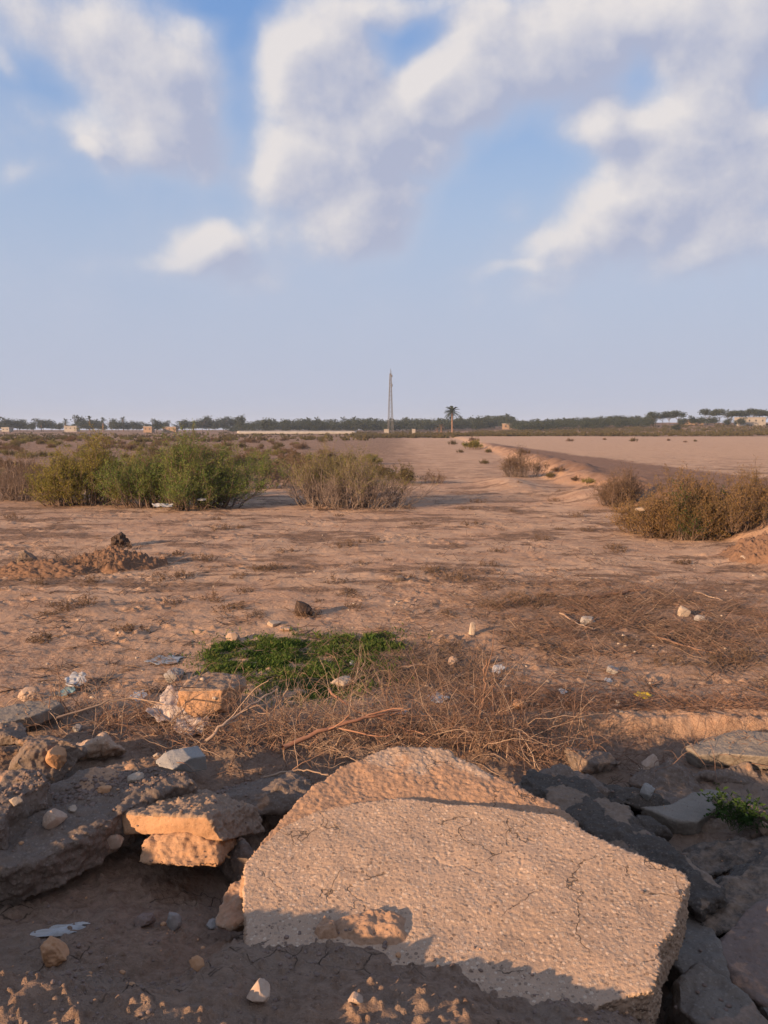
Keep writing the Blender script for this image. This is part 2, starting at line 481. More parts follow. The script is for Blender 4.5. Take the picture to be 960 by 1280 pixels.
def make_soil():
    m, q, b = new_mat('dry_soil', .95, .12)
    pos = q('ShaderNodeNewGeometry').outputs['Position']
    big = q.noise(pos, .35, 5, .55)
    mid = q.noise(pos, 2.3, 6, .6)
    fine = q.noise(pos, 23, 6, .65)
    grit = q.noise(pos, 120, 3, .6)
    base = q.mix(q.ramp(mid, .35, .68), (.395, .25, .160), (.495, .332, .224))
    base = q.mix(q.ramp(big, .38, .62), base, q.mix(q.ramp(fine, .4, .65), (.36, .22, .143), (.465, .312, .214)))
    base = q.mix(q.math('MULTIPLY', attr(q, 'pale'), .75), base, q.mix(q.ramp(mid, .3, .7), (.525, .355, .24), (.46, .303, .20)))
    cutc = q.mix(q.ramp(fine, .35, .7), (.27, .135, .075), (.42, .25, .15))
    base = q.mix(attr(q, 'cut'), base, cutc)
    strawc = q.mix(q.ramp(fine, .35, .65), (.125, .074, .048), (.265, .17, .112))
    base = q.mix(q.math('MULTIPLY', attr(q, 'straw'), q.ramp(q.noise(pos, 3.5, 5, .65), .24, .52)), base, strawc)
    trackc = q.mix(q.ramp(mid, .3, .7), (.16, .092, .062), (.225, .138, .098))
    base = q.mix(q.math('MULTIPLY', attr(q, 'track'), .9), base, trackc)
    damp_shade_c = q.mix(q.ramp(fine, .3, .7), (.165, .107, .075), (.265, .180, .130))
    damp_shade_c = q.mix(q.ramp(q.noise(pos, 1.4, 4, .6), .42, .62), damp_shade_c, (.215, .160, .122))
    base = q.mix(attr(q, 'damp'), base, damp_shade_c)  # damp soil colour, also the painted shade of the right bank face
    # dark crumbs, pale grit
    base = q.mix(q.math('MULTIPLY', q.ramp(grit, .62, .75), .45), base, (.56, .44, .35))
    base = q.mix(q.math('MULTIPLY', q.ramp(fine, .42, .27), .7), base, (.14, .078, .05))
    flk = q('ShaderNodeVectorMath', {0: pos, 1: (1, 1.9, 1)}, operation='MULTIPLY').outputs[0]
    fl = q.math('MULTIPLY', q.ramp(q.noise(flk, 5.5, 7, .72, .4), .40, .30), q.ramp(mid, .62, .40))
    base = q.mix(q.math('MULTIPLY', fl, .75), base, (.17, .098, .064))
    # drying cracks in the mud of the ditch
    wv = q('ShaderNodeTexNoise', {'Vector': pos, 'Scale': 6.0, 'Detail': 3.0}).outputs[1]
    wp = q('ShaderNodeVectorMath', {0: q('ShaderNodeVectorMath', {0: wv, 'Scale': .10}, operation='SCALE').outputs[0], 1: pos}, operation='ADD').outputs[0]
    flat = q('ShaderNodeVectorMath', {0: wp, 1: (1, 1, .25)}, operation='MULTIPLY').outputs[0]
    vor = q('ShaderNodeTexVoronoi', {'Vector': flat, 'Scale': 6.5}, feature='DISTANCE_TO_EDGE').outputs[0]
    where = q.math('MULTIPLY', q.ramp(q.noise(pos, 2.3, 3, .5), .52, .64), attr(q, 'damp'))
    crack = q.math('MULTIPLY', q.ramp(vor, .022, .006), where)
    base = q.mix(q.math('MULTIPLY', crack, .85), base, (.03, .022, .018))
    setin(q, b, 'Base Color', base)
    vc = q('ShaderNodeTexVoronoi', {'Vector': flat, 'Scale': 13.0}, feature='DISTANCE_TO_EDGE').outputs[0]
    crust = q.math('MULTIPLY', q.ramp(vc, .05, .0), q.math('MULTIPLY', q.math('SUBTRACT', 1.0, attr(q, 'damp')), q.ramp(q.noise(pos, .8, 3, .5), .42, .58)))
    base = q.mix(q.math('MULTIPLY', crust, .45), base, (.20, .12, .08))
    setin(q, b, 'Base Color', base)
    n = bump(q, b, q.math('SUBTRACT', q.math('MULTIPLY', crack, -1.0), q.math('MULTIPLY', crust, .5)), .7, .02)
    n = bump(q, b, fine, .7, .04, n)
    n = bump(q, b, q.noise(pos, 60, 5, .7), .6, .014, n)
    bump(q, b, grit, .4, .008, n)
    return m


SOIL = make_soil()


def build_ground():
    r = [0.4]
    while r[-1] < 3500:
        k = r[-1]
        r.append(k * (1.05 if k < 1.2 else 1.0036 if k < 32 else 1.011 if k < 400 else 1.03))
    r = np.array(r)
    a = np.concatenate([np.radians(np.arange(-40, 40, .105)), np.radians(np.arange(40, 320, 1.6))])
    RR, AA = np.meshgrid(r, a, indexing='ij')
    X = RR * np.sin(AA); Y = RR * np.cos(AA)
    Xf, Yf = X.ravel(), Y.ravel()
    Z = ground_z(Xf, Yf)
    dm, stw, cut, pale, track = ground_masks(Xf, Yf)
    nr, na = X.shape
    idx = np.arange(nr * na).reshape(nr, na)
    nxt = np.roll(idx, -1, 1)
    F = np.stack([idx[:-1].ravel(), idx[1:].ravel(), nxt[1:].ravel(), nxt[:-1].ravel()], 1)
    V = np.stack([Xf, Yf, Z], 1)
    V = np.vstack([V, [[0, 0, float(ground_macro(0, 0))]]])
    tri = np.stack([nxt[0], idx[0], np.full(na, nr * na)], 1)
    ex = lambda q: np.append(q, 0)
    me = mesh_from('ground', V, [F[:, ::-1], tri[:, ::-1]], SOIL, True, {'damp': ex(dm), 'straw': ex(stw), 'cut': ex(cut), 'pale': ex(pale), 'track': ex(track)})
    o = bpy.data.objects.new('ground', me); COL.objects.link(o)
    o['kind'] = 'structure'; o['label'] = 'bare dry reddish brown earth with a damp ditch'
    return o


build_ground()


# ------------------------------------------------------------------ object helpers
def tag(o, label=None, cat=None, group=None, kind=None):
    if label: o['label'] = label
    if cat: o['category'] = cat
    if group: o['group'] = group
    if kind: o['kind'] = kind
    return o


def link(name, me, parent=None, loc=None):
    o = bpy.data.objects.new(name, me); COL.objects.link(o)
    if parent is not None: o.parent = parent
    if loc is not None: o.location = loc
    return o


def empty(name, loc=(0, 0, 0), rz=0):
    o = bpy.data.objects.new(name, None); COL.objects.link(o)
    o.location = loc; o.rotation_euler = (0, 0, rz); o.empty_display_size = .2
    return o


def copy_tree(o, parent=None):
    c = o.copy(); COL.objects.link(c)
    if parent is not None: c.parent = parent
    for ch in o.children: copy_tree(ch, c)
    return c


def concrete_mat(name, base, dark, pale, dirt=(.42, .25, .15), agg=60, aggmix=.55, stain=.5, cracks=0.0):
    m, q, b = new_mat(name, .93, .15)
    pos = q('ShaderNodeTexCoord').outputs['Object']
    fine = q.noise(pos, 40, 6, .65)
    mid = q.noise(pos, 6, 5, .6)
    c = q.mix(q.ramp(mid, .3, .7), base, tuple(x * .86 for x in base))
    c = q.mix(q.math('MULTIPLY', q.ramp(q.noise(pos, 2.1, 5, .6, .3), .50, .68), .40), c, tuple(x * .62 for x in base))
    v1 = q('ShaderNodeTexVoronoi', {'Vector': pos, 'Scale': float(agg)})
    sepc = q('ShaderNodeSeparateColor', {0: v1.outputs['Color']})
    stone = q.math('MULTIPLY', q.ramp(v1.outputs['Distance'], .46, .36), q.ramp(sepc.outputs[0], .28, .34))
    sc = q.mix(sepc.outputs[1], dark, pale)
    c = q.mix(q.math('MULTIPLY', stone, aggmix), c, sc)
    v2 = q('ShaderNodeTexVoronoi', {'Vector': pos, 'Scale': agg * 2.6})
    sepd = q('ShaderNodeSeparateColor', {0: v2.outputs['Color']})
    st2 = q.math('MULTIPLY', q.ramp(v2.outputs['Distance'], .46, .36), q.ramp(sepd.outputs[0], .55, .6))
    c = q.mix(q.math('MULTIPLY', st2, aggmix * .8), c, q.mix(sepd.outputs[1], dark, pale))
    c = q.mix(q.math('MULTIPLY', q.ramp(fine, .40, .28), stain), c, tuple(x * .35 for x in dark))
    dt = attr(q, 'dirt')
    dmask = q.ramp(q.math('MULTIPLY_ADD', q.math('SUBTRACT', q.noise(pos, 16, 6, .65), .5), .9, dt), .38, .62)
    dirtc = q.mix(q.ramp(fine, .3, .7), tuple(x * .72 for x in dirt), dirt)
    c = q.mix(dmask, c, dirtc)
    n = None
    if cracks:
        wv = q('ShaderNodeTexNoise', {'Vector': pos, 'Scale': 5.0, 'Detail': 4.0}).outputs[1]
        wp = q('ShaderNodeVectorMath', {0: q('ShaderNodeVectorMath', {0: wv, 'Scale': .22}, operation='SCALE').outputs[0], 1: pos}, operation='ADD').outputs[0]
        ve = q('ShaderNodeTexVoronoi', {'Vector': wp, 'Scale': 3.4}, feature='DISTANCE_TO_EDGE').outputs[0]
        cm = q.math('MULTIPLY', q.ramp(ve, .0085, .002), q.ramp(q.noise(pos, 4.2, 2, .5), .55, .62))
        c = q.mix(q.math('MULTIPLY', cm, cracks), c, tuple(x * .3 for x in dark))
        n = bump(q, b, q.math('MULTIPLY', cm, -1.0), .8, .012)
    setin(q, b, 'Base Color', c)
    n = bump(q, b, fine, .5, .012, n)
    bump(q, b, q.math('ADD', q.math('MULTIPLY', stone, .6), q.math('MULTIPLY', st2, .3)), .5, .006, n)
    return m


M_SLAB = concrete_mat('exposed_aggregate_concrete', (.435, .298, .205), (.15, .10, .07), (.60, .455, .335), agg=54, aggmix=.8, cracks=.6)
M_HUMP = concrete_mat('earth_caked_concrete', (.40, .285, .205), (.22, .15, .11), (.55, .43, .34), dirt=(.40, .245, .155), agg=58, aggmix=.75, cracks=.6)
M_ASPHALT = concrete_mat('old_asphalt', (.092, .076, .064), (.036, .03, .026), (.19, .158, .13), dirt=(.24, .175, .13), agg=70, aggmix=.55, stain=.3)
M_GREY = concrete_mat('grey_concrete', (.175, .145, .120), (.10, .085, .07), (.30, .25, .21), dirt=(.26, .185, .14), agg=60, aggmix=.4)
M_DIRTSLAB = concrete_mat('muddy_rubble', (.175, .132, .106), (.09, .07, .056), (.30, .24, .195), dirt=(.40, .25, .16), agg=60, aggmix=.5)
M_ORANGE = concrete_mat('ochre_sandy_block', (.42, .245, .14), (.24, .13, .075), (.52, .36, .24), dirt=(.30, .21, .15), agg=90, aggmix=.35)
M_RED = concrete_mat('reddish_mud_slab', (.20, .145, .12), (.12, .085, .07), (.33, .21, .16), dirt=(.36, .22, .15), agg=40, aggmix=.3)
M_PALE = concrete_mat('pale_weathered_concrete', (.235, .20, .165), (.14, .12, .10), (.34, .295, .25), dirt=(.40, .27, .18), agg=90, aggmix=.25)
M_LIGHTGREY = concrete_mat('light_grey_mortar', (.31, .295, .275), (.2, .19, .18), (.4, .38, .36), agg=110, aggmix=.25, stain=.3)


def pebble_mat(name, a, bb):
    m, q, b = new_mat(name, .85, .25)
    pos = q('ShaderNodeTexCoord').outputs['Object']
    oi = q('ShaderNodeObjectInfo').outputs['Random']
    f = q.noise(pos, 30, 5, .6)
    c = q.mix(q.ramp(f, .3, .7), a, bb)
    c = q.mix(q.math('MULTIPLY', oi, .5), c, tuple(x * .7 for x in a))
    setin(q, b, 'Base Color', c)
    bump(q, b, f, .4, .008)
    return m


M_STONE = pebble_mat('field_stone', (.36, .25, .18), (.46, .35, .27))
M_STONE_PALE = pebble_mat('pale_stone', (.34, .265, .20), (.43, .35, .275))
M_STONE_ORANGE = pebble_mat('orange_clod', (.42, .225, .115), (.50, .29, .165))
M_STONE_GREY = pebble_mat('grey_stone', (.22, .20, .185), (.32, .29, .265))


def solid_arrays(V, F, voxel, smooth_it):
    """closed rough polyhedron -> even voxel surface, corners rounded by SMOOTH_IT passes"""
    me = bpy.data.meshes.new('tmp')
    me.from_pydata([tuple(v) for v in V], [], F); me.update()
    bm = bmesh.new(); bm.from_mesh(me)
    bmesh.ops.recalc_face_normals(bm, faces=bm.faces)
    bmesh.ops.triangulate(bm, faces=[f for f in bm.faces if len(f.verts) > 4])
    bm.to_mesh(me); bm.free()
    o = bpy.data.objects.new('tmp', me); COL.objects.link(o)
    md = o.modifiers.new('r', 'REMESH'); md.mode = 'VOXEL'; md.voxel_size = voxel
    if smooth_it:
        sm = o.modifiers.new('s', 'SMOOTH'); sm.factor = .5; sm.iterations = smooth_it
    dg = bpy.context.evaluated_depsgraph_get()
    e = o.evaluated_get(dg); em = e.to_mesh()
    n = len(em.vertices)
    co = np.empty(n * 3, np.float32); em.vertices.foreach_get('co', co)
    nl = len(em.loops); li = np.empty(nl, np.int32); em.loops.foreach_get('vertex_index', li)
    lt = np.empty(len(em.polygons), np.int32); em.polygons.foreach_get('loop_total', lt)
    e.to_mesh_clear()
    bpy.data.objects.remove(o); bpy.data.meshes.remove(me)
    assert (lt == 4).all()
    return co.reshape(-1, 3).astype(float), li.reshape(-1, 4)


def vnormals(V, F):
    fn = np.cross(V[F[:, 2]] - V[F[:, 0]], V[F[:, 3]] - V[F[:, 1]])
    N = np.zeros_like(V)
    for k in range(4): np.add.at(N, F[:, k], fn)
    return N / (np.linalg.norm(N, axis=1)[:, None] + 1e-12)


def hull_faces(pts):
    bm = bmesh.new()
    for p in pts: bm.verts.new(p)
    r = bmesh.ops.convex_hull(bm, input=bm.verts)
    bmesh.ops.delete(bm, geom=[v for v in bm.verts if not v.link_faces], context='VERTS')
    bm.verts.index_update()
    V = [tuple(v.co) for v in bm.verts]; F = [[v.index for v in f.verts] for f in bm.faces]
    bm.free()
    return V, F


def prism(outline, down):
    """closed slab from a (planar, maybe concave) outline of points and a vector through its thickness"""
    n = len(outline)
    V = [Vector(p) for p in outline] + [Vector(p) + Vector(down) for p in outline]
    F = [list(range(n)), list(range(2 * n - 1, n - 1, -1))] + [[i, (i + 1) % n + 0, (i + 1) % n + n, i + n][::-1] for i in range(n)]
    return V, F


def rough_solid(name, V, F, mat, voxel=.008, smooth=3, big=(3, .02), mid=(11, .008), fine=(45, .003), peb=(55, .004), side_gain=1.0,
                dirt=None, seed=0, up=None, parent=None, extra=None):
    V = np.array([tuple(v) for v in V], float)
    ctr = V.mean(0)
    co, fc = solid_arrays(V, F, voxel, smooth)
    N = vnormals(co, fc)
    upv = np.array(up if up is not None else (0, 0, 1.0)); upv = upv / np.linalg.norm(upv)
    side = 1 - sst(.55, .9, np.abs(N @ upv))
    gain = 1 + (side_gain - 1) * side
    P = co + seed * 3.1
    d = big[1] * fbm3(P, big[0], 3, seed) + gain * (mid[1] * fbm3(P, mid[0], 4, seed + 5) + fine[1] * fbm3(P, fine[0], 3, seed + 9))
    if peb[1]:
        f1, kid = worley3(P * peb[0], seed)
        d = d + gain * (kid % 3 > 0) * np.clip(.5 - f1, 0, 1) * 2 * peb[1]
    if extra is not None: d = d + extra(co, N)
    out = co + N * d[:, None]
    dm = dirt(co, N) if dirt is not None else np.zeros(len(co))
    me = mesh_from(name, out - ctr, fc, mat, True, {'dirt': dm})
    return link(name, me, parent, tuple(ctr))


# ------------------------------------------------------------------ the tipped concrete slabs in the foreground
def plane_pt(px, py, z0, ax, ay, y0=3.0):
    """point of the view ray on the plane z = z0 + ax*x + ay*(y-y0)"""
    d = px_dir(px, py)
    t = (z0 - ay * y0 - CAM_Z) / (d[2] - ax * d[0] - ay * d[1])
    return Vector((d[0] * t, d[1] * t, CAM_Z + d[2] * t))


SLAB_PL = (.33, .00, .165)
pts = [(306, 1082), (322, 1060), (352, 1032), (392, 1014), (432, 1004), (480, 1001), (522, 1000), (566, 1006), (612, 1008), (652, 1014), (692, 1017), (728, 1036), (764, 1056),
       (806, 1072), (854, 1091), (862, 1103), (852, 1130), (842, 1158), (824, 1180), (826, 1205), (812, 1236), (786, 1244), (746, 1259), (690, 1270), (600, 1290), (470, 1290), (312, 1235), (309, 1190), (304, 1130)]
top = [plane_pt(px, py, *SLAB_PL) for px, py in pts]
V, F = prism(top, (0, .03, -.24))
slab_n = np.array([-SLAB_PL[1], -SLAB_PL[2], 1.0])


def slab_cracks(co, N):
    # hairline break lines across the top
    a = np.abs(co[:, 0] - .42 - .5 * (co[:, 1] - 3.0) + .05 * fbm3(co, 6, 3, 3))
    b = np.abs(co[:, 1] - 3.45 + .35 * (co[:, 0] - .1) + .06 * fbm3(co, 5, 3, 8))
    m = sst(.007, .0, a) * (np.abs(co[:, 1] - 3.25) < .16) + sst(.007, 0, b) * (np.abs(co[:, 0] - .30) < .12)
    return -.004 * m


main_slab = rough_solid('concrete_slab', V, F, M_SLAB, voxel=.0060, smooth=1, big=(2.2, .010), mid=(7, .003), fine=(80, .0022), peb=(66, .0028), side_gain=4.0, seed=2, up=slab_n,
                        dirt=lambda co, N: .55 * sst(.10, .0, np.abs(co[:, 1] - 3.72 - .25 * (co[:, 0] + .5))) * sst(.0, -.3, co[:, 0]) + .25 * sst(.1, .5, fbm3(co, 2.5, 3, 4)), extra=slab_cracks)
tag(main_slab, 'largest flat broken concrete slab with exposed gravel, sunlit in the foreground', 'concrete slab')


def crust(name, cpx, size, h, seed, parent, mat, plane=SLAB_PL):
    """cake of dried mud stuck on a slab"""
    c = plane_pt(cpx[0], cpx[1], *plane)
    nu = 70
    U, W = np.meshgrid(np.linspace(-1, 1, nu), np.linspace(-1, 1, nu))
    U = U.ravel(); W = W.ravel()
    ang = np.arctan2(W, U); rad = 1 + .35 * perlin2(np.cos(ang) * 1.6 + seed, np.sin(ang) * 1.6)
    e = np.clip(1 - np.hypot(U, W) / rad, 0, 1)
    x = c.x + U * size[0]; y = c.y + W * size[1]
    z = plane[0] + plane[1] * x + plane[2] * (y - 3.0)
    k = np.minimum(e * 3.2, 1.0)
    hh = k * h * (.6 + .45 * fbm2(x * 12 + seed, y * 12, 4, 5)) - .014 * (1 - k)
    i = np.arange(nu * nu).reshape(nu, nu)
    Fq = np.stack([i[:-1, :-1].ravel(), i[:-1, 1:].ravel(), i[1:, 1:].ravel(), i[1:, :-1].ravel()], 1)
    keep = (e[Fq] > 0).any(1)
    Vp = np.stack([x, y, z + hh], 1)
    pc = np.array(parent.location)
    me = mesh_from(name, Vp - pc, Fq[keep], mat, True, {'dirt': np.full(nu * nu, .7)})
    return link(name, me, parent)


crust('mud_crust', (468, 1160), (.165, .10), .045, 3, main_slab, M_HUMP)
crust('mud_crust', (408, 1164), (.05, .05), .05, 9, main_slab, M_HUMP)

# the slab behind it, caked with orange earth
HUMP_PL = (.185, -.08, .31)
pts = [(300, 1096), (318, 1062), (348, 1026), (384, 988), (436, 952), (484, 934), (530, 934), (562, 939), (598, 958), (626, 972), (662, 992), (694, 1006), (722, 1026), (722, 1060), (560, 1075), (400, 1080), (330, 1120)]
top = [plane_pt(px, py, *HUMP_PL) for px, py in pts]
V, F = prism(top, (0, .06, -.30))
hump = rough_solid('concrete_slab', V, F, M_HUMP, voxel=.0075, smooth=4, big=(3.0, .014), mid=(9, .006), fine=(46, .005), peb=(50, .005), side_gain=1.8, seed=11, up=(0, -.34, 1),
                   dirt=lambda co, N: .75 * sst(4.28, 3.95, co[:, 1] - .12 * fbm3(co, 4, 3, 2)) + .2)
tag(hump, 'rounded slab caked with cracked orange earth, behind the largest slab', 'concrete slab')


def block(name, label, cat, pix, back, mat, parent=None, **kw):
    """convex block: front points given as (px, py, distance), BACK = vector through its depth"""
    P = [at_depth(px, py, y) for px, py, y in pix]
    P = P + [p + Vector(back) for p in P]
    V, F = hull_faces(P)
    o = rough_solid(name, V, F, mat, parent=parent, **kw)
    if label: tag(o, label, cat)
    return o


# lower-left shard sticking out from under the largest slab
block('concrete_fragment', 'orange-topped shard jutting out under the left edge of the largest slab', 'rubble', [(268, 1150, 3.35), (286, 1104, 3.5), (312, 1090, 3.55), (316, 1150, 3.3), (290, 1160, 3.28), (272, 1160, 3.3)],
      (.06, .16, -.10), M_HUMP, voxel=.007, smooth=2, big=(6, .014), mid=(16, .012), seed=21, dirt=lambda co, N: .6 * (N[:, 2] > .2))

# left: block with a smooth cut face resting on a smaller one
b1 = block('concrete_block', 'thick block with smooth ochre front face and gravelly top, left of the largest slab', 'concrete block',
           [(151, 1016, 4.05), (154, 1038, 4.02), (170, 1042, 3.98), (276, 1052, 3.92), (284, 1046, 3.92), (257, 1022, 3.90), (200, 1017, 3.95)], (.02, .02, .0), M_ORANGE,
           voxel=.007, smooth=2, big=(4, .006), mid=(14, .004), seed=31) if False else None
P = [at_depth(151, 1016, 4.10), at_depth(157, 1042, 4.06), at_depth(278, 1052, 3.90), at_depth(258, 1021, 3.92),
     at_depth(160, 1000, 4.40), at_depth(186, 991, 4.55), at_depth(236, 987, 4.58), at_depth(280, 995, 4.45), at_depth(318, 1008, 4.42), at_depth(330, 1040, 4.40), at_depth(200, 1030, 4.6)]
V, F = hull_faces(P)
b1 = rough_solid('concrete_block', V, F, M_ORANGE, voxel=.0065, smooth=1, big=(4, .010), mid=(14, .004), fine=(45, .002), peb=(38, .0), seed=31,
                 extra=lambda co, N: sst(.15, .6, N[:, 2]) * (.020 * fbm3(co, 16, 4, 6) + .030 * np.clip(.5 - worley3(co * 34, 4)[0], 0, 1)) + sst(.3, .8, N[:, 0]) * .02 * fbm3(co, 14, 3, 3),
                 dirt=lambda co, N: .9 * sst(.1, .5, N[:, 2]) + .9 * sst(.3, .7, N[:, 0]))  # dirt on the gravelly top; the right side has its shade painted in
tag(b1, 'thick block with smooth ochre front face and gravelly top, left of the largest slab', 'concrete block')
P = [at_depth(172, 1078, 3.86), at_depth(186, 1043, 3.98), at_depth(246, 1044, 3.94), at_depth(270, 1058, 3.88), at_depth(272, 1084, 3.80), at_depth(230, 1084, 3.78)]
V, F = hull_faces(P + [p + Vector((.02, .34, -.06)) for p in P])
tag(rough_solid('concrete_block', V, F, M_ORANGE, voxel=.007, smooth=2, big=(5, .02), mid=(14, .016), peb=(36, .008), seed=33, dirt=lambda co, N: .7 * sst(.15, .0, co[:, 2] - .0)),
    'smaller rough ochre block propping up the smooth-faced block on the left', 'concrete block')


def flat_slab(name, label, cat, pix, z0, ax, ay, y0, down, mat, **kw):
    top = [plane_pt(px, py, z0, ax, ay, y0) for px, py in pix]
    V, F = prism(top, down)
    kw.setdefault('up', (-ax, -ay, 1.0))
    o = rough_solid(name, V, F, mat, **kw)
    tag(o, label, cat)
    return o


gravel_top = lambda co, N: .016 * sst(.3, .7, N[:, 2]) * (np.clip(fbm3(co, 3.0, 3, 14) + .15, 0, 1) * 2.0 * np.clip(.48 - worley3(co * 26, 6)[0], 0, 1) * 2 + fbm3(co, 9, 3, 2))
flat_slab('concrete_slab', 'long muddy slab at the left covered with gravel, its broken edge in shade', 'concrete slab',
          [(-40, 1078), (10, 1086), (60, 1070), (112, 1040), (160, 1012), (200, 988), (242, 976), (226, 964), (180, 960), (110, 962), (70, 975), (48, 1000), (-10, 1040)], .20, -.05, .10, 4.0, (.03, .06, -.20), M_DIRTSLAB,
          voxel=.0085, smooth=3, big=(3, .02), mid=(10, .018), fine=(38, .007), side_gain=1.5, seed=41, extra=gravel_top, dirt=lambda co, N: .62 * np.clip(sst(.0, .5, fbm3(co, 2.4, 3, 9)), 0, 1))
flat_slab('concrete_slab', 'gravel-topped slab cut off by the left edge of the view', 'concrete slab',
          [(-60, 1040), (-5, 1032), (14, 1008), (34, 990), (58, 974), (50, 964), (18, 962), (-60, 958)], .34, -.08, .14, 4.2, (.02, .06, -.22), M_DIRTSLAB,
          voxel=.0085, smooth=3, big=(3, .02), mid=(10, .018), fine=(38, .007), side_gain=1.5, seed=43, extra=gravel_top, dirt=lambda co, N: .75 * sst(-.1, .4, N[:, 2] + fbm3(co, 3, 2, 1)) * (co[:, 0] < -2.0))
flat_slab('concrete_slab', 'thin pale slab lying at the left edge beside the dry twigs', 'concrete slab',
          [(-20, 905), (10, 902), (44, 894), (76, 880), (70, 874), (34, 876), (4, 884), (-20, 892)], .13, 0, .04, 6.0, (.02, .05, -.09), M_PALE, voxel=.009, smooth=2, big=(4, .008), mid=(14, .005), seed=45)
block('concrete_block', 'orange sandy block with a flat grey top, beside the green grass patch', 'concrete block',
      [(220, 892, 6.25), (224, 864, 6.25), (250, 858, 6.3), (278, 862, 6.25), (276, 886, 6.2), (244, 896, 6.15), (240, 846, 6.6), (262, 840, 6.75), (298, 843, 6.7), (302, 856, 6.5)], (.04, .10, -.05), M_ORANGE,
      voxel=.009, smooth=1, big=(5, .016), mid=(15, .012), peb=(40, .005), seed=47, dirt=lambda co, N: .8 * sst(.5, .9, N[:, 2]))
block('rubble_chunk', 'pale grey angular chunk with a flat face, below the dry twigs on the left', 'rubble chunk',
      [(193, 952, 5.05), (206, 940, 5.1), (228, 935, 5.15), (238, 948, 5.05), (216, 962, 4.95), (198, 958, 5.0), (240, 966, 5.1)], (.07, .14, -.04), M_LIGHTGREY, voxel=.007, smooth=1, big=(5, .004), mid=(14, .003), fine=(40, .001), peb=(40, .001), seed=49)

# right: tilted asphalt sheets and lumps
P = [at_depth(654, 968, 4.75), at_depth(664, 962, 4.85), at_depth(724, 972, 4.75), at_depth(768, 1004, 4.45), at_depth(812, 1040, 4.1), at_depth(872, 1086, 3.75), at_depth(902, 1106, 3.62),
     at_depth(652, 992, 4.65), at_depth(700, 1022, 4.35), at_depth(772, 1066, 3.95), at_depth(848, 1126, 3.55), at_depth(876, 1142, 3.50), at_depth(905, 1120, 3.55)]
V, F = hull_faces(P + [p + Vector((.10, .12, -.22)) for p in P])
tag(rough_solid('asphalt_slab', V, F, M_ASPHALT, voxel=.0075, smooth=2, big=(3.5, .022), mid=(9, .024), fine=(36, .008), side_gain=1.2, seed=51,
                dirt=lambda co, N: .8 * sst(.45, .8, N[:, 2]) * sst(-.1, .25, fbm3(co, 4, 3, 6) + .12)),
    'long dark asphalt slab tipped on edge behind the right side of the largest slab', 'asphalt slab')
at_far = lambda px, py, y: at_depth(px, py, y * 1.10)
P = [at_far(900, 1112, 3.35), at_far(962, 1066, 3.55), at_far(1010, 1040, 3.7), at_far(862, 1132, 3.30), at_far(886, 1168, 3.15), at_far(912, 1166, 3.12), at_far(962, 1124, 3.3), at_far(1010, 1094, 3.4)]
V, F = hull_faces(P + [p + Vector((.10, .22, -.10)) for p in P])
tag(rough_solid('asphalt_slab', V, F, M_ASPHALT, voxel=.0075, smooth=2, big=(3.5, .016), mid=(10, .022), fine=(36, .007), seed=53, dirt=lambda co, N: .55 * sst(.5, .85, N[:, 2])),
    'dark asphalt sheet rising to the right edge, in front of the other black lumps', 'asphalt slab')
P = [at_far(800, 1078, 3.95), at_far(850, 1062, 4.1), at_far(905, 1050, 4.0), at_far(962, 1044, 4.05), at_far(1010, 1040, 4.1), at_far(870, 1100, 3.8), at_far(935, 1082, 3.85), at_far(1010, 1060, 3.9)]
V, F = hull_faces(P + [p + Vector((.04, .25, -.18)) for p in P])
tag(rough_solid('asphalt_slab', V, F, M_ASPHALT, voxel=.008, smooth=2, big=(3.5, .02), mid=(10, .024), fine=(36, .008), seed=55, dirt=lambda co, N: .5 * sst(.5, .85, N[:, 2])), 'flat black asphalt piece between two dark sheets at the right edge', 'asphalt slab')
P = [at_far(864, 1016, 4.35), at_far(900, 1024, 4.3), at_far(958, 1044, 4.2), at_far(1000, 1044, 4.25), at_far(862, 1046, 4.25), at_far(900, 1062, 4.15), at_far(950, 1056, 4.15), at_far(836, 1034, 4.4)]
V, F = hull_faces(P + [p + Vector((.03, .28, -.14)) for p in P])
tag(rough_solid('asphalt_slab', V, F, M_ASPHALT, voxel=.008, smooth=2, big=(3.5, .02), mid=(10, .024), fine=(36, .008), seed=57, dirt=lambda co, N: .6 * sst(.5, .85, N[:, 2])), 'low black lump with a straight edge under the green weed on the right', 'asphalt slab')
P = [at_far(818, 1040, 4.35), at_far(846, 1018, 4.5), at_far(872, 1014, 4.5), at_far(868, 1046, 4.3), at_far(842, 1058, 4.2), at_far(826, 1052, 4.25)]
V, F = hull_faces(P + [p + Vector((.02, .2, -.14)) for p in P])
tag(rough_solid('rubble_chunk', V, F, M_RED, voxel=.009, smooth=2, big=(4, .02), mid=(11, .012), seed=58), 'brownish wedge of rubble under the flat grey flagstone on the right', 'rubble chunk')
flat_slab('flat_stone', 'pale grey flat stone lying among the dark lumps on the right', 'stone',
          [(800, 1008), (838, 1006), (860, 994), (884, 986), (910, 990), (914, 1000), (890, 1014), (872, 1028), (846, 1026), (826, 1018)], -.05, 0, .12, 4.7, (.01, .03, -.10), M_PALE, voxel=.008, smooth=2, big=(4, .008), mid=(12, .005), seed=59)
flat_slab('concrete_slab', 'grey tongue-shaped slab between the largest slab and the dark right-hand rubble', 'concrete slab',
          [(818, 1148), (850, 1124), (880, 1140), (900, 1180), (912, 1218), (935, 1262), (905, 1262), (862, 1225), (836, 1200), (815, 1180)], .02, .02, -.06, 3.0, (.0, .04, -.20), M_GREY, voxel=.0075, smooth=4, big=(3, .025), mid=(10, .01), seed=61)
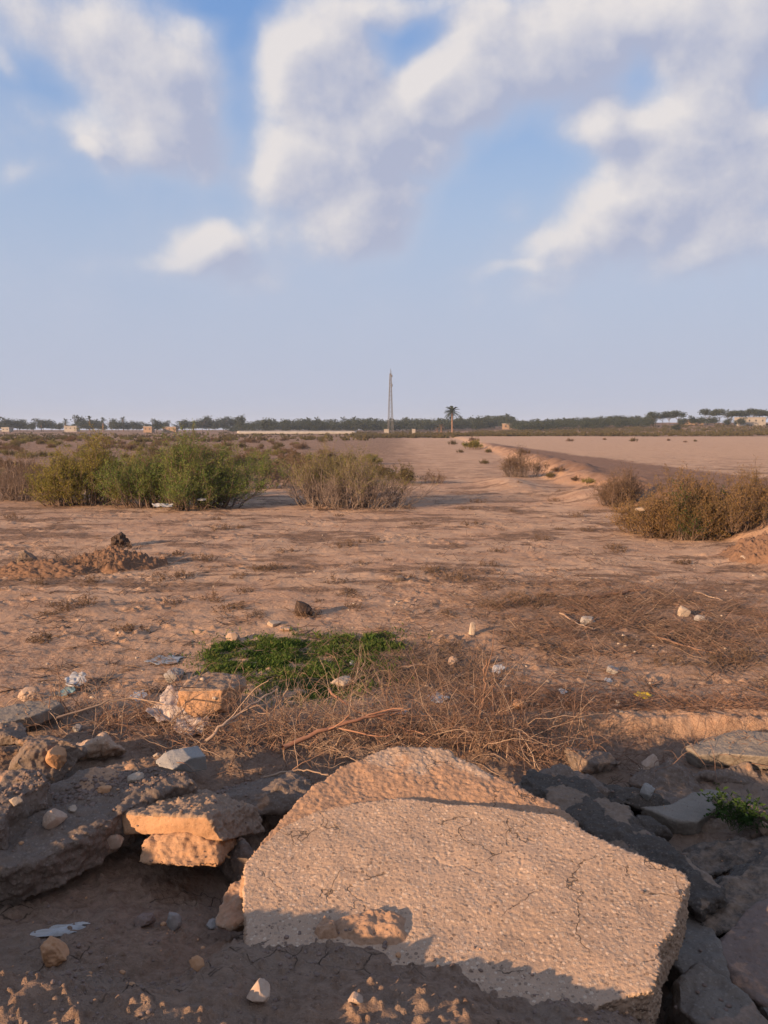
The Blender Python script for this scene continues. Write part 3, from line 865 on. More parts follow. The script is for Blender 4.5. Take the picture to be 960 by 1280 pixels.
P = [at_far(896, 1176, 3.05), at_far(930, 1142, 3.2), at_far(966, 1124, 3.3), at_far(1030, 1090, 3.4), at_far(904, 1200, 2.95), at_far(920, 1236, 2.85), at_far(966, 1262, 2.75), at_far(1030, 1262, 2.8)]
V, F = hull_faces(P + [p + Vector((.05, .2, -.25)) for p in P])
tag(rough_solid('mud_slab', V, F, M_RED, voxel=.0075, smooth=3, big=(3, .02), mid=(9, .014), seed=63, dirt=lambda co, N: .5 * sst(.1, .4, fbm3(co, 5, 3, 2))), 'reddish brown slab of dried mud at the right edge', 'mud slab')
P = [at_far(846, 1226, 2.72), at_far(872, 1202, 2.8), at_far(908, 1222, 2.72), at_far(946, 1256, 2.6), at_far(980, 1300, 2.5), at_far(900, 1300, 2.45), at_far(850, 1262, 2.6)]
V, F = hull_faces(P + [p + Vector((.02, .2, -.22)) for p in P])
tag(rough_solid('rubble_chunk', V, F, M_GREY, voxel=.0075, smooth=4, big=(4, .025), mid=(10, .014), seed=65, dirt=lambda co, N: .55 * sst(.0, .35, fbm3(co, 4, 3, 5))), 'muddy grey lump at the bottom right corner, below the tongue-shaped slab', 'rubble chunk')
P = [at_far(938, 1240, 2.85), at_far(960, 1226, 2.9), at_far(1010, 1240, 2.9), at_far(1010, 1290, 2.6), at_far(962, 1272, 2.7)]
V, F = hull_faces(P + [p + Vector((.04, .15, -.2)) for p in P])
tag(rough_solid('rubble_chunk', V, F, M_GREY, voxel=.008, smooth=3, big=(4, .02), mid=(10, .01), seed=66), 'grey stone lump in the very bottom right corner beside the muddy lump', 'rubble chunk')
flat_slab('concrete_slab', 'pale slab of mortar at the right edge under the earth bank', 'concrete slab',
          [(858, 934), (880, 924), (918, 912), (960, 914), (1010, 910), (1010, 948), (960, 946), (905, 942), (874, 944)], -.10, .03, .10, 5.6, (.02, .05, -.12), M_PALE, voxel=.009, smooth=3, big=(3, .014), mid=(10, .008), seed=67)

# dark heaps of broken road at the back of the ditch, each a lump of its own
LUMPS = [((700, 948), (.36, .26, .15), 4.9, M_DIRTSLAB, 'rounded dark lump of rubble behind the long tipped asphalt slab'), ((770, 960), (.40, .26, .15), 5.0, M_ASPHALT, 'broad blackish lump below the middle of the earth bank'),
         ((838, 938), (.34, .22, .14), 5.35, M_DIRTSLAB, 'dark brown lump next to the pale mortar slab'), ((880, 968), (.38, .24, .17), 4.95, M_DIRTSLAB, 'grey-brown lump behind the flat grey stone'),
         ((945, 985), (.30, .30, .20), 4.75, M_DIRTSLAB, 'dusty lump at the right edge above the green weed'), ((764, 1010), (.22, .18, .12), 4.6, M_ASPHALT, 'black lump leaning against the upper side of the tipped asphalt slab'),
         ((812, 1000), (.18, .15, .10), 4.65, M_ASPHALT, 'small black lump with a white stone on its far side'), ((720, 920), (.34, .18, .10), 5.6, M_DIRTSLAB, 'low dark lump at the foot of the earth bank under dry stems'),
         ((60, 930), (.30, .22, .20), 5.2, M_DIRTSLAB, 'dark heap below the thin pale slab on the left'), ((15, 905), (.22, .2, .14), 5.5, M_DIRTSLAB, 'dark lump under the left end of the thin pale slab'),
         ((112, 925), (.26, .16, .15), 5.5, M_HUMP, 'lit orange clod of earth under the left twigs'), ((330, 975), (.50, .30, .12), 4.75, M_DIRTSLAB, 'flat dusty slab fragment under the twigs left of the earth-caked slab'),
         ((140, 955), (.30, .16, .10), 5.0, M_DIRTSLAB, 'dark shaded lump behind the long muddy slab'), ((305, 1060), (.14, .16, .16), 4.1, M_DIRTSLAB, 'dark stone wedged between the smooth-faced block and the earth-caked slab'),
         ((300, 1200), (.10, .07, .06), 3.05, M_DIRTSLAB, 'small grey mud lump at the lower left corner of the largest slab'), ((905, 935), (.3, .2, .12), 5.5, M_DIRTSLAB, 'low earthy lump touching the pale mortar slab from the left')]
_rl = random.Random(5)
for k, ((px, py), (sx, sy, sz), yd, mt, lb) in enumerate(LUMPS):
    c = at_depth(px, py, yd)
    P = []
    for i in range(12):
        v = Vector((_rl.gauss(0, 1), _rl.gauss(0, 1), _rl.gauss(0, 1))).normalized() * _rl.uniform(.8, 1.05)
        P.append(Vector((c.x + v.x * sx, c.y + v.y * sy, c.z - sz * .35 + v.z * sz - (.16 if px > 650 else .06))))
    V, F = hull_faces(P)
    tag(rough_solid('rubble_lump', V, F, mt, voxel=.010, smooth=1, big=(4, .02), mid=(9, .020), fine=(35, .010), seed=70 + k, dirt=lambda co, N: .45 * sst(0, .4, fbm3(co, 4, 3, 3))), lb, 'rubble')


# ------------------------------------------------------------------ stems, twigs and leaves as arrays
rng = np.random.RandomState(11)


def tubes(P, rad, sides=3):
    """P (m,k,3) polylines, rad (m,k) radii -> V, F"""
    m, k, _ = P.shape
    T = np.gradient(P, axis=1)
    T /= np.linalg.norm(T, axis=2)[:, :, None] + 1e-9
    ref = np.where(np.abs(T[:, :, 2:3]) > .9, np.array([1.0, 0, 0]), np.array([0, 0, 1.0]))
    A = np.cross(T, ref); A /= np.linalg.norm(A, axis=2)[:, :, None] + 1e-9
    B = np.cross(T, A)
    an = np.arange(sides) * 2 * np.pi / sides
    ring = P[:, :, None, :] + rad[:, :, None, None] * (A[:, :, None, :] * np.cos(an)[None, None, :, None] + B[:, :, None, :] * np.sin(an)[None, None, :, None])
    V = ring.reshape(-1, 3)
    i = np.arange(m * k * sides).reshape(m, k, sides)
    j = np.roll(i, -1, 2)
    F = np.stack([i[:, :-1].ravel(), j[:, :-1].ravel(), j[:, 1:].ravel(), i[:, 1:].ravel()], 1)
    return V, F


def walk(start, direction, length, k=7, wander=.25, droop=0.0, r=None):
    """wandering polylines: start (m,3), direction (m,3), length (m,)"""
    r = r or rng
    m = len(start)
    d = direction / (np.linalg.norm(direction, axis=1)[:, None] + 1e-9)
    P = np.zeros((m, k, 3)); P[:, 0] = start
    for s in range(1, k):
        d = d + r.normal(0, wander, (m, 3)) + np.array([0, 0, -droop])
        d /= np.linalg.norm(d, axis=1)[:, None]
        P[:, s] = P[:, s - 1] + d * (length / (k - 1))[:, None]
    return P


def leaf_tris(C, size, width, r, upright=.6):
    """narrow leaf-sized faces around centres C"""
    n = len(C)
    d = r.normal(0, 1, (n, 3)); d[:, 2] = np.abs(d[:, 2]) * upright + upright * .8
    d /= np.linalg.norm(d, axis=1)[:, None]
    s = np.cross(d, r.normal(0, 1, (n, 3))); s /= np.linalg.norm(s, axis=1)[:, None] + 1e-9
    L = (size * r.uniform(.6, 1.3, n))[:, None]; W = (width * r.uniform(.7, 1.3, n))[:, None]
    V = np.stack([C - s * W * .5, C + d * L * .5 - s * W * .6, C + d * L, C + d * L * .45 + s * W * .6], 1).reshape(-1, 3)
    return V, np.arange(4 * n).reshape(n, 4)


def leaf_mat(name, cols, scale=1.6, trans=.35, rough=.7):
    m = bpy.data.materials.new(name); m.use_nodes = True
    nt = m.node_tree; nt.nodes.clear(); q = Nodes(nt)
    pos = q('ShaderNodeTexCoord').outputs['Object']
    oi = q('ShaderNodeObjectInfo').outputs['Random']
    sh = q('ShaderNodeVectorMath', {0: pos, 1: q('ShaderNodeCombineXYZ', {0: q.math('MULTIPLY', oi, 37.0), 1: q.math('MULTIPLY', oi, 19.0)}).outputs[0]}, operation='ADD').outputs[0]
    a = q.noise(sh, scale, 3, .55); f = q.noise(sh, scale * 9, 3, .6)
    c = q.mix(q.ramp(a, .36, .62), cols[0], cols[1])
    c = q.mix(q.ramp(f, .50, .72), c, cols[2])
    c = q.mix(q.math('MULTIPLY', q.ramp(f, .42, .28), .6), c, tuple(x * .6 for x in cols[0]))
    d = q('ShaderNodeBsdfDiffuse', {'Color': c}); t = q('ShaderNodeBsdfTranslucent', {'Color': c})
    mx = q('ShaderNodeMixShader', {0: trans, 1: d.outputs[0], 2: t.outputs[0]})
    o = q('ShaderNodeOutputMaterial'); nt.links.new(mx.outputs[0], o.inputs[0])
    return m


def bark_mat(name, a, bb, scale=14):
    m, q, b = new_mat(name, .9, .1)
    pos = q('ShaderNodeTexCoord').outputs['Object']
    oi = q('ShaderNodeObjectInfo').outputs['Random']
    c = q.mix(q.ramp(q.noise(pos, scale, 4, .6), .3, .7), a, bb)
    setin(q, b, 'Base Color', c)
    return m


M_TWIG = bark_mat('dry_twig', (.13, .076, .054), (.275, .168, .118), 5)
M_TWIG_PALE = bark_mat('bleached_twig', (.27, .185, .13), (.42, .305, .225), 4)
M_TWIG_RED = bark_mat('reddish_branch', (.26, .125, .08), (.36, .2, .13), 6)
M_STEM = bark_mat('shrub_stem', (.10, .07, .055), (.19, .135, .105), 4)
M_STEM_GREY = bark_mat('grey_shrub_stem', (.13, .10, .085), (.25, .195, .165), 4)
L_GREEN = leaf_mat('tamarisk_green', ((.11, .165, .045), (.170, .205, .058), (.25, .24, .075)))
L_YELLOW = leaf_mat('tamarisk_yellowing', ((.20, .185, .045), (.28, .23, .06), (.14, .17, .05)))
L_OLIVE = leaf_mat('tamarisk_olive', ((.185, .165, .06), (.24, .20, .08), (.14, .17, .05)))
L_GOLD = leaf_mat('tamarisk_golden_brown', ((.20, .13, .055), (.265, .165, .075), (.155, .13, .05)))
L_BROWN = leaf_mat('dry_scrub_brown', ((.15, .10, .07), (.22, .145, .095), (.115, .095, .06)))
L_TREE = leaf_mat('far_tree_green', ((.042, .055, .036), (.062, .074, .045), (.085, .088, .056)), .25)
L_PALM = leaf_mat('palm_frond_green', ((.035, .05, .03), (.055, .068, .04), (.075, .08, .05)), .6)
L_SCRUB = leaf_mat('far_scrub', ((.12, .095, .05), (.155, .125, .06), (.09, .095, .042)), .15)
L_GRASS = leaf_mat('fresh_grass', ((.065, .115, .026), (.105, .148, .040), (.21, .185, .07)), 2.2, .4)
L_WEED = leaf_mat('green_weed', ((.03, .06, .018), (.05, .085, .025), (.07, .10, .03)), 6, .3)


def bush_arrays(seed, W, D, H, n_stem=60, n_sub=9, leaves=9000, leaf=.05, width=.010, bare=.35, spread=1.0, flat=.5, lumpy=.85, base_k=.72):
    r = np.random.RandomState(seed)
    # a bush is a handful of billows of different height, each carried by its own stems
    kc = r.randint(7, 11)
    ca_ = r.uniform(0, 2 * np.pi, kc) ; cr_ = np.sqrt(np.linspace(.02, 1, kc)) * .90
    cx, cy = cr_ * np.cos(ca_), cr_ * np.sin(ca_)
    ch = (1 - .62 * cr_ ** 2) * r.uniform(.72, 1.04, kc); ch[r.randint(0, 3)] = 1.02
    cs_r = r.uniform(.30, .50, kc)
    own = r.randint(0, kc, n_stem)
    th = r.uniform(0, 2 * np.pi, n_stem); q_ = np.sqrt(r.uniform(0, 1, n_stem))
    ux = cx[own] + cs_r[own] * q_ * np.cos(th); uy = cy[own] + cs_r[own] * q_ * np.sin(th)
    rr = np.minimum(np.hypot(ux, uy), 1.1)
    base = np.stack([ux * W * .5 * base_k, uy * D * .5 * base_k, np.full(n_stem, -.04)], 1)
    tip = np.stack([ux * W * .5 * spread * r.uniform(.8, 1.08, n_stem), uy * D * .5 * spread * r.uniform(.8, 1.08, n_stem),
                    H * ch[own] * np.sqrt(np.clip(1 - (.88 * q_) ** 2, .05, 1)) * r.uniform(.62, 1.0, n_stem)], 1)
    k = 8; t = np.linspace(0, 1, k)[None, :, None]
    mid = base * .35 + tip * .65; mid[:, 2] = tip[:, 2] * .42
    P = (1 - t) ** 2 * base[:, None] + 2 * t * (1 - t) * mid[:, None] + t * t * tip[:, None]
    P = P + np.cumsum(r.normal(0, .017 * H, P.shape), 1) * (t > 0)
    rad = H * .0085 * (1 - .75 * np.linspace(0, 1, k))[None, :] * r.uniform(.6, 1.3, (n_stem, 1))
    P[:, :, 2] = np.where(P[:, :, 2] > H, H + (P[:, :, 2] - H) * .5, P[:, :, 2])
    V1, F1 = tubes(P, rad, 4)
    # side shoots
    ns = n_stem * n_sub
    si = np.repeat(np.arange(n_stem), n_sub); tt = r.uniform(.12, 1.0, ns) ** .8
    fi = tt * (k - 1); i0 = np.minimum(fi.astype(int), k - 2); fr = (fi - i0)[:, None]
    st = P[si, i0] * (1 - fr) + P[si, i0 + 1] * fr
    dr = (P[si, i0 + 1] - P[si, i0]); dr /= np.linalg.norm(dr, axis=1)[:, None] + 1e-9
    dr = dr * .7 + r.normal(0, .55, (ns, 3)) + np.array([0, 0, .25])
    ln = H * r.uniform(.14, .34, ns)
    Q = walk(st, dr, ln, 5, .16, 0, r)
    Q[:, :, 2] = np.where(Q[:, :, 2] > H, H + (Q[:, :, 2] - H) * .6, Q[:, :, 2])
    V2, F2 = tubes(Q, np.full((ns, 5), H * .0026) * np.array([1, .9, .8, .6, .4]), 3)
    # leaves along the shoots, above the bare part
    pick = r.randint(0, ns, leaves * 2); q4 = r.uniform(0, 4, leaves * 2); j0 = np.minimum(q4.astype(int), 3)
    f = (q4 - j0)[:, None]
    C = Q[pick, j0] * (1 - f) + Q[pick, j0 + 1] * f
    hb = bare * H * (1 + .8 * perlin2(C[:, 0] * 2.2 / max(W, .6) * 2, C[:, 1] * 2.0, seed % 17))
    keep = C[:, 2] > hb + r.normal(0, .06 * H, len(C))
    C = C[keep][:leaves] + r.normal(0, .016 * H, (min(keep.sum(), leaves), 3))
    V3, F3 = leaf_tris(C, leaf, width, r)
    return (np.vstack([V1, V2]), [F1, F2 + len(V1)]), (V3, F3)


def bush_meshes(name, mleaf, mstem, **kw):
    (Vs, Fs), (Vl, Fl) = bush_arrays(**kw)
    return mesh_from('stems', Vs, Fs, mstem, True), mesh_from('foliage', Vl, Fl, mleaf, False)


def put_bush(name, label, cat, meshes, x, y, rz=0, sc=1.0, group=None, z=None):
    e = empty(name, (x, y, (gz(x, y) if z is None else z) - .02), rz)
    e.scale = (sc, sc, sc)
    tag(e, label, cat, group)
    for n, me in zip(('stems', 'foliage'), meshes):
        if me is not None: link(n, me, e)
    return e


def bush_at(name, label, x0, x1, ytop, ybase, mleaf, mstem, seed, depth=.8, **kw):
    """one shrub that fills the given span of the photograph when it stands on the ground there"""
    c = at_ground((x0 + x1) / 2, ybase)
    depth_cam = c.y * math.cos(PITCH) + (CAM_Z - c.z) * math.sin(PITCH)
    W = (x1 - x0) / FOCAL * depth_cam
    H = (ybase - ytop) / FOCAL * depth_cam
    D = W * depth
    ms = bush_meshes(name, mleaf, mstem, seed=seed, W=W * 1.30, D=D, H=H * 1.16, **kw)
    return put_bush(name, label, 'shrub', ms, c.x, c.y + D * .35)


bush_at('shrub', 'grey-brown leafless shrub cut off by the left edge, left of the green shrubs', -40, 58, 566, 628, L_BROWN, M_STEM_GREY, 3, n_stem=150, n_sub=10, leaves=14000, leaf=.05, width=.008, bare=.1, flat=.25)
bush_at('shrub', 'rounded shrub with yellowing left side, between the leafless brown shrub and the biggest green one', 42, 156, 549, 633, L_YELLOW, M_STEM, 4, n_stem=120, n_sub=12, leaves=42000, leaf=.07, width=.014, bare=.10, flat=.3)
bush_at('shrub', 'biggest green feathery shrub with bare lower stems, left of the middle', 138, 288, 547, 638, L_GREEN, M_STEM, 5, n_stem=170, n_sub=12, leaves=60000, leaf=.07, width=.014, bare=.14, flat=.38)
bush_at('shrub', 'low long shrub with thin green top and pale bare stems beside the biggest green one', 262, 358, 571, 613, L_GREEN, M_STEM_GREY, 6, n_stem=130, n_sub=9, leaves=16000, leaf=.07, width=.013, bare=.45, flat=.25, depth=.6)
bush_at('shrub', 'wide olive shrub with a bare twiggy base, standing alone in the middle of the plain', 360, 502, 558, 637, L_OLIVE, M_STEM_GREY, 8, n_stem=200, n_sub=10, leaves=24000, leaf=.055, width=.010, bare=.40, flat=.5)
bush_at('shrub', 'tiny dry tuft on the pale ground right of the wide olive shrub', 524, 554, 588, 605, L_BROWN, M_STEM, 9, n_stem=60, n_sub=6, leaves=1200, leaf=.06, width=.01, bare=.3, flat=.3)
bush_at('shrub', 'dry greyish shrub at the foot of the terrace bank beside the wet track', 630, 680, 564, 597, L_BROWN, M_STEM_GREY, 10, n_stem=110, n_sub=9, leaves=5000, leaf=.09, width=.013, bare=.3, flat=.45)
bush_at('shrub', 'brown feathery shrub on the bank, left of the golden shrub', 754, 806, 585, 634, L_BROWN, M_STEM, 12, n_stem=120, n_sub=10, leaves=11000, leaf=.05, width=.009, bare=.12, flat=.3)
bush_at('shrub', 'big golden-brown feathery shrub in front of the terrace on the right', 806, 912, 593, 674, L_GOLD, M_STEM, 13, n_stem=190, n_sub=12, leaves=52000, leaf=.05, width=.010, bare=.0, flat=.35)
bush_at('shrub', 'russet shrub cut off by the right edge, behind the golden shrub', 890, 1010, 590, 662, L_GOLD, M_STEM, 14, n_stem=170, n_sub=11, leaves=26000, leaf=.05, width=.010, bare=.0, flat=.3)
bush_at('shrub', 'dark green sprig of shrub inside the front of the golden shrub', 838, 872, 606, 676, L_WEED, M_STEM, 15, n_stem=36, n_sub=10, leaves=3600, leaf=.05, width=.009, bare=.05, flat=.5)
bush_at('shrub', 'low dark green clump between the golden shrub and the russet shrub', 880, 926, 618, 672, L_WEED, M_STEM, 16, n_stem=40, n_sub=10, leaves=3800, leaf=.05, width=.009, bare=.05, flat=.5)
bush_at('shrub', 'small grey-green shrub on the far path below the lone palm', 580, 602, 549, 562, L_OLIVE, M_STEM, 17, n_stem=50, n_sub=6, leaves=1500, leaf=.25, width=.05, bare=.2, flat=.4)
bush_at('shrub', 'faint brown shrub beyond the wide olive shrub, at its left', 330, 400, 566, 592, L_BROWN, M_STEM_GREY, 18, n_stem=90, n_sub=8, leaves=6000, leaf=.10, width=.016, bare=.15, flat=.4)

# scrub over the plain: four kinds of low bush, copied
kinds = [bush_meshes('scrub', ml, M_STEM, seed=30 + i, W=2.2, D=2.0, H=.85 + .1 * i, n_stem=46, n_sub=7, leaves=2300, leaf=.13, width=.024, bare=.1, flat=.45)
         for i, ml in enumerate((L_BROWN, L_OLIVE, L_BROWN, L_SCRUB))]
rs = random.Random(21)
nb = 0
used = []
while nb < 285:
    y = 34 * (260 / 34.0) ** rs.random(); px = rs.uniform(-40, 600)
    x = (px - 480) / FOCAL * y
    path = np.interp(y, [30, 60, 110, 260], [3, 2, -6, -10])
    if x > path - abs(rs.gauss(0, .07 * y)) - .02 * y: continue
    if any((x - u) ** 2 + (y - v) ** 2 < 2.2 for u, v in used): continue
    used.append((x, y))
    k = rs.randrange(4)
    put_bush('scrub_bush', 'low brownish scrub bush on the open plain behind the left-hand green shrubs', 'scrub bush', kinds[k], x, y, rs.uniform(0, 6.28), rs.uniform(.45, 1.0) * (1 if y < 120 else 1.25), 'scrub bushes across the plain')
    nb += 1
for (px, py, s) in ((612, 566, .5), (566, 556, .8), (604, 580, .35), (655, 568, .5), (575, 566, .4), (592, 552, .9), (700, 590, .35), (720, 600, .3), (640, 578, .45), (690, 597, .3), (735, 604, .3), (648, 590, .25)):
    c = at_ground(px, py)
    put_bush('scrub_bush', 'small dry scrub tuft along the right edge of the sandy path', 'scrub bush', kinds[rs.randrange(4)], c.x, c.y, rs.uniform(0, 6.28), s, 'scrub tufts by the sandy path')
for (px, py, s) in ((712, 552, .8), (792, 552, .9), (835, 551, .6), (857, 553, .5), (868, 552, .5), (756, 550, .6)):
    c = at_ground(px, py)
    put_bush('scrub_bush', 'dark tuft on the bare pink field on the right', 'scrub bush', kinds[rs.randrange(4)], c.x, c.y, rs.uniform(0, 6.28), s * .8, 'tufts on the bare right-hand field')


# ------------------------------------------------------------------ far things: mast, palm, wood, trees, buildings
def palm_arrays(seed, trunk_h, frond_l, n_frond=44, trunk_r=.28, leaflets=16):
    r = np.random.RandomState(seed)
    k = 9; t = np.linspace(0, 1, k)
    P = np.stack([.12 * np.sin(t * 2.2 + seed), .1 * np.sin(t * 1.7), t * trunk_h - .3], 1)[None]
    Vt, Ft = tubes(P, (trunk_r * (1.25 - .35 * t + .08 * np.sin(t * 40)))[None], 8)
    top = P[0, -1]
    Vl, Fl, n = [], [], 0
    az = r.uniform(0, 2 * np.pi, n_frond); el = np.linspace(1.35, -.75, n_frond) + r.normal(0, .1, n_frond)
    for a, e in zip(az, el):
        d = np.array([math.cos(a) * math.cos(e), math.sin(a) * math.cos(e), math.sin(e)])
        L = frond_l * r.uniform(.8, 1.1); m = leaflets
        s = np.linspace(0, 1, m)
        Q = top + d * (s * L)[:, None]; Q[:, 2] -= .40 * L * s ** 2.2 * (1 if e > -.3 else .4)
        T = np.gradient(Q, axis=0); T /= np.linalg.norm(T, axis=1)[:, None]
        S = np.cross(T, [0, 0, 1.0]); S /= np.linalg.norm(S, axis=1)[:, None] + 1e-9
        ll = L * .20 * np.sin(np.pi * (.12 + .80 * s)) + .05
        wd = L / m * .42
        for sg in (-1, 1):
            tip = Q + (S * sg * .8 + T * .55 + np.array([0, 0, -.35])) * ll[:, None]
            Vl.append(np.stack([Q - T * wd, Q + T * wd, tip + T * wd * .3, tip - T * wd * .3], 1).reshape(-1, 3))
            Fl.append(np.arange(4 * m).reshape(m, 4) + n); n += 4 * m
    return (Vt, Ft), (np.vstack(Vl), np.vstack(Fl))


M_PALMTRUNK = bark_mat('palm_trunk', (.16, .095, .065), (.27, .17, .12), 3)
M_TRUNK = bark_mat('far_trunk', (.08, .06, .05), (.14, .11, .09), 2)


def dist_at(px, py):
    return at_ground(px, py)


def far_at(px, ybase, y):
    """x and the ground height at distance y below a photo column"""
    x = (px - 480) / FOCAL * y
    return x, gz(x, y)


YP = 330.0
x, z = far_at(565, 543, YP)
hp = 37 / FOCAL * YP
(Vt, Ft), (Vl, Fl) = palm_arrays(3, hp * .80, hp * .34, 46, .30)
e = empty('date_palm', (x, YP, z))
tag(e, 'single tall date palm standing clear of the far wood, right of the mast', 'palm tree')
link('trunk', mesh_from('trunk', Vt, Ft, M_PALMTRUNK), e)
link('crown', mesh_from('crown', Vl, Fl, L_PALM, False), e)
# dead and stunted palms on the mound beside it
(Vt, Ft), (Vl, Fl) = palm_arrays(5, 3.6, 1.9, 22, .22, 10)
dead = (mesh_from('trunk', Vt, Ft, M_PALMTRUNK), mesh_from('crown', Vl, Fl, L_BROWN, False))
for px, s, lb in ((551, 1.0, 'stunted brown palm just left of the tall lone palm'), (546, .7, 'short dead palm stump, left of the two beside the tall palm')):
    x, z = far_at(px, 543, YP + 4)
    e = empty('stunted_palm', (x, YP + 4, z), px); e.scale = (s, s, s); tag(e, lb, 'palm tree')
    link('trunk', dead[0], e); link('crown', dead[1], e)

# lattice mast
YM = 385.0
x, z = far_at(488, 541, YM)
hm = 76 / FOCAL * YM
m_steel, q_, b_ = new_mat('galvanised_steel', .55, .4)
setin(q_, b_, 'Base Color', q_.mix(q_.ramp(q_.noise(q_('ShaderNodeTexCoord').outputs['Object'], .8, 3, .5), .3, .7), (.085, .085, .085), (.13, .125, .12)))
e = empty('lattice_mast', (x, YM, z), .3)
tag(e, 'tall thin steel lattice mast rising above the far wood', 'mast')


def mast_w(t): return .85 * (1 - t) + .28


def bars(segs, rad):
    P = np.array(segs, float)
    return tubes(P, np.full((len(P), 2), rad), 4)


cs = [(1, 1), (-1, 1), (-1, -1), (1, -1)]
nz = 14
zs = np.linspace(0, 1, nz + 1) ** .92
for (sx, sy) in cs:
    P = np.array([[(sx * mast_w(t), sy * mast_w(t), t * hm * .97) for t in zs]])
    Vv, Fv = tubes(P, np.full((1, nz + 1), .115), 6)
    link('leg', mesh_from('leg', Vv, Fv, m_steel), e)
for k in range(nz):
    t0, t1 = zs[k], zs[k + 1]; seg = []
    for i in range(4):
        a, c = cs[i], cs[(i + 1) % 4]
        p = lambda s, t: (s[0] * mast_w(t), s[1] * mast_w(t), t * hm * .97)
        seg += [(p(a, t0), p(c, t1)), (p(c, t0), p(a, t1)), (p(a, t1), p(c, t1))]
    Vv, Fv = bars(seg, .035)
    link('brace', mesh_from('brace', Vv, Fv, m_steel), e)
Vv, Fv = bars([((0, 0, hm * .95), (0, 0, hm * 1.05)), ((.4, .3, hm * .93), (.4, .3, hm * 1.02))], .09)
link('aerial', mesh_from('aerial', Vv, Fv, m_steel), e)
for zz, s in ((hm * .78, .5), (hm * .93, .4)):
    bm = bmesh.new(); bmesh.ops.create_cone(bm, cap_ends=True, segments=14, radius1=s * 1.0, radius2=s * .85, depth=1.1)
    bmesh.ops.translate(bm, verts=bm.verts, vec=(.5, -.3, zz))
    me = bpy.data.meshes.new('antenna_drum'); bm.to_mesh(me); bm.free(); me.materials.append(m_steel)
    link('antenna_drum', me, e)


def wall_mat(name, c):
    m, q, b = new_mat(name, .85, .2)
    pos = q('ShaderNodeTexCoord').outputs['Object']
    setin(q, b, 'Base Color', q.mix(q.ramp(q.noise(pos, .6, 5, .6), .3, .75), c, tuple(x * .78 for x in c)))
    return m


M_WHITE = wall_mat('whitewash', (.33, .30, .265)); M_TAN = wall_mat('tan_render', (.29, .20, .135)); M_ROOF = wall_mat('flat_roof', (.35, .31, .28)); M_DARK = wall_mat('dark_opening', (.05, .05, .055))


def box_mesh(name, x0, y0, z0, x1, y1, z1, mat, bev=.04):
    bm = bmesh.new()
    bmesh.ops.create_cube(bm, size=1)
    bmesh.ops.scale(bm, vec=(x1 - x0, y1 - y0, z1 - z0), verts=bm.verts)
    bmesh.ops.translate(bm, verts=bm.verts, vec=((x0 + x1) / 2, (y0 + y1) / 2, (z0 + z1) / 2))
    if bev: bmesh.ops.bevel(bm, geom=bm.edges, offset=bev, segments=1, affect='EDGES')
    me = bpy.data.meshes.new(name); bm.to_mesh(me); bm.free(); me.materials.append(mat)
    return me


def house(name, label, px, y, w, hgt, mat, nwin=3, dz=0.0):
    x, z = far_at(px, 0, y)
    e = empty(name, (x, y, z + dz)); tag(e, label, 'building')
    link('wall', box_mesh('wall', -w / 2, 0, -1.0, w / 2, 6, hgt, mat, .03), e)
    link('roof', box_mesh('roof', -w / 2 - .2, -.2, hgt + .003, w / 2 + .2, 6.2, hgt + .35, M_ROOF if mat is M_TAN else mat, .03), e)
    for i in range(nwin):
        u = -w / 2 + w * (i + .5) / nwin
        link('window', box_mesh('window', u - .35, -.06, hgt * .45, u + .35, .02, hgt * .72, M_DARK, .01), e)
    return e


house('farm_house', 'small white house at the far left among trees', 9, 520, 5, 2.6, M_WHITE, 2, -.1)
house('farm_house', 'pale low house behind the left shrubs with two palms beside it', 90, 520, 8, 2.7, M_WHITE, 3, .7)
house('farm_house', 'sunlit tan house between round trees on the left horizon', 186, 480, 5, 2.9, M_TAN, 2, .5)
house('farm_house', 'reddish low house right of the tan house on the left horizon', 213, 490, 8, 2.6, M_TAN, 3, .6)
house('farm_house', 'small house with sunlit wall at the right end of the far wood', 634, 470, 5, 3.2, M_TAN, 2, -.2)
house('farm_house', 'white house under dark tree crowns at the far right', 938, 400, 13, 3.2, M_WHITE, 4, .8)
house('farm_house', 'tan house behind shrubs left of the white one on the far right', 868, 430, 8, 2.6, M_TAN, 3, .2)
# long white plastic tunnel
x0, z0 = far_at(298, 0, 372); x1, _ = far_at(446, 0, 372)
k = 40
prof = [(math.cos(a) * 2.0, math.sin(a) * 1.35) for a in np.linspace(0, math.pi, 9)]
xs = np.linspace(x0, x1, k); V = []
for i, xx in enumerate(xs):
    s = 1 + .03 * math.sin(i * 2.1)
    V += [(xx, 372 + py_ * s, z0 + pz_ * s + .1) for py_, pz_ in prof]
i = np.arange(k * 9).reshape(k, 9)
F = np.stack([i[:-1, :-1].ravel(), i[1:, :-1].ravel(), i[1:, 1:].ravel(), i[:-1, 1:].ravel()], 1)
tun = link('plastic_tunnel', mesh_from('plastic_tunnel', V, F, M_WHITE)); tag(tun, 'long low white plastic tunnel in front of the far wood', 'tunnel')
md = tun.modifiers.new('thick', 'SOLIDIFY'); md.thickness = .05
for px, w, lb in ((483, 2.2, 'white equipment cabin at the foot of the lattice mast'), (517, 1.6, 'tiny white box right of the lattice mast')):
    x, z = far_at(px, 0, 376)
    e = empty('equipment_cabin', (x, 376, z)); tag(e, lb, 'cabin')
    link('body', box_mesh('body', -w / 2, 0, -.3, w / 2, 1.6, 2.0, M_WHITE, .04), e)
    link('roof', box_mesh('roof', -w / 2 - .1, -.1, 2.003, w / 2 + .1, 1.7, 2.15, M_ROOF, .02), e)


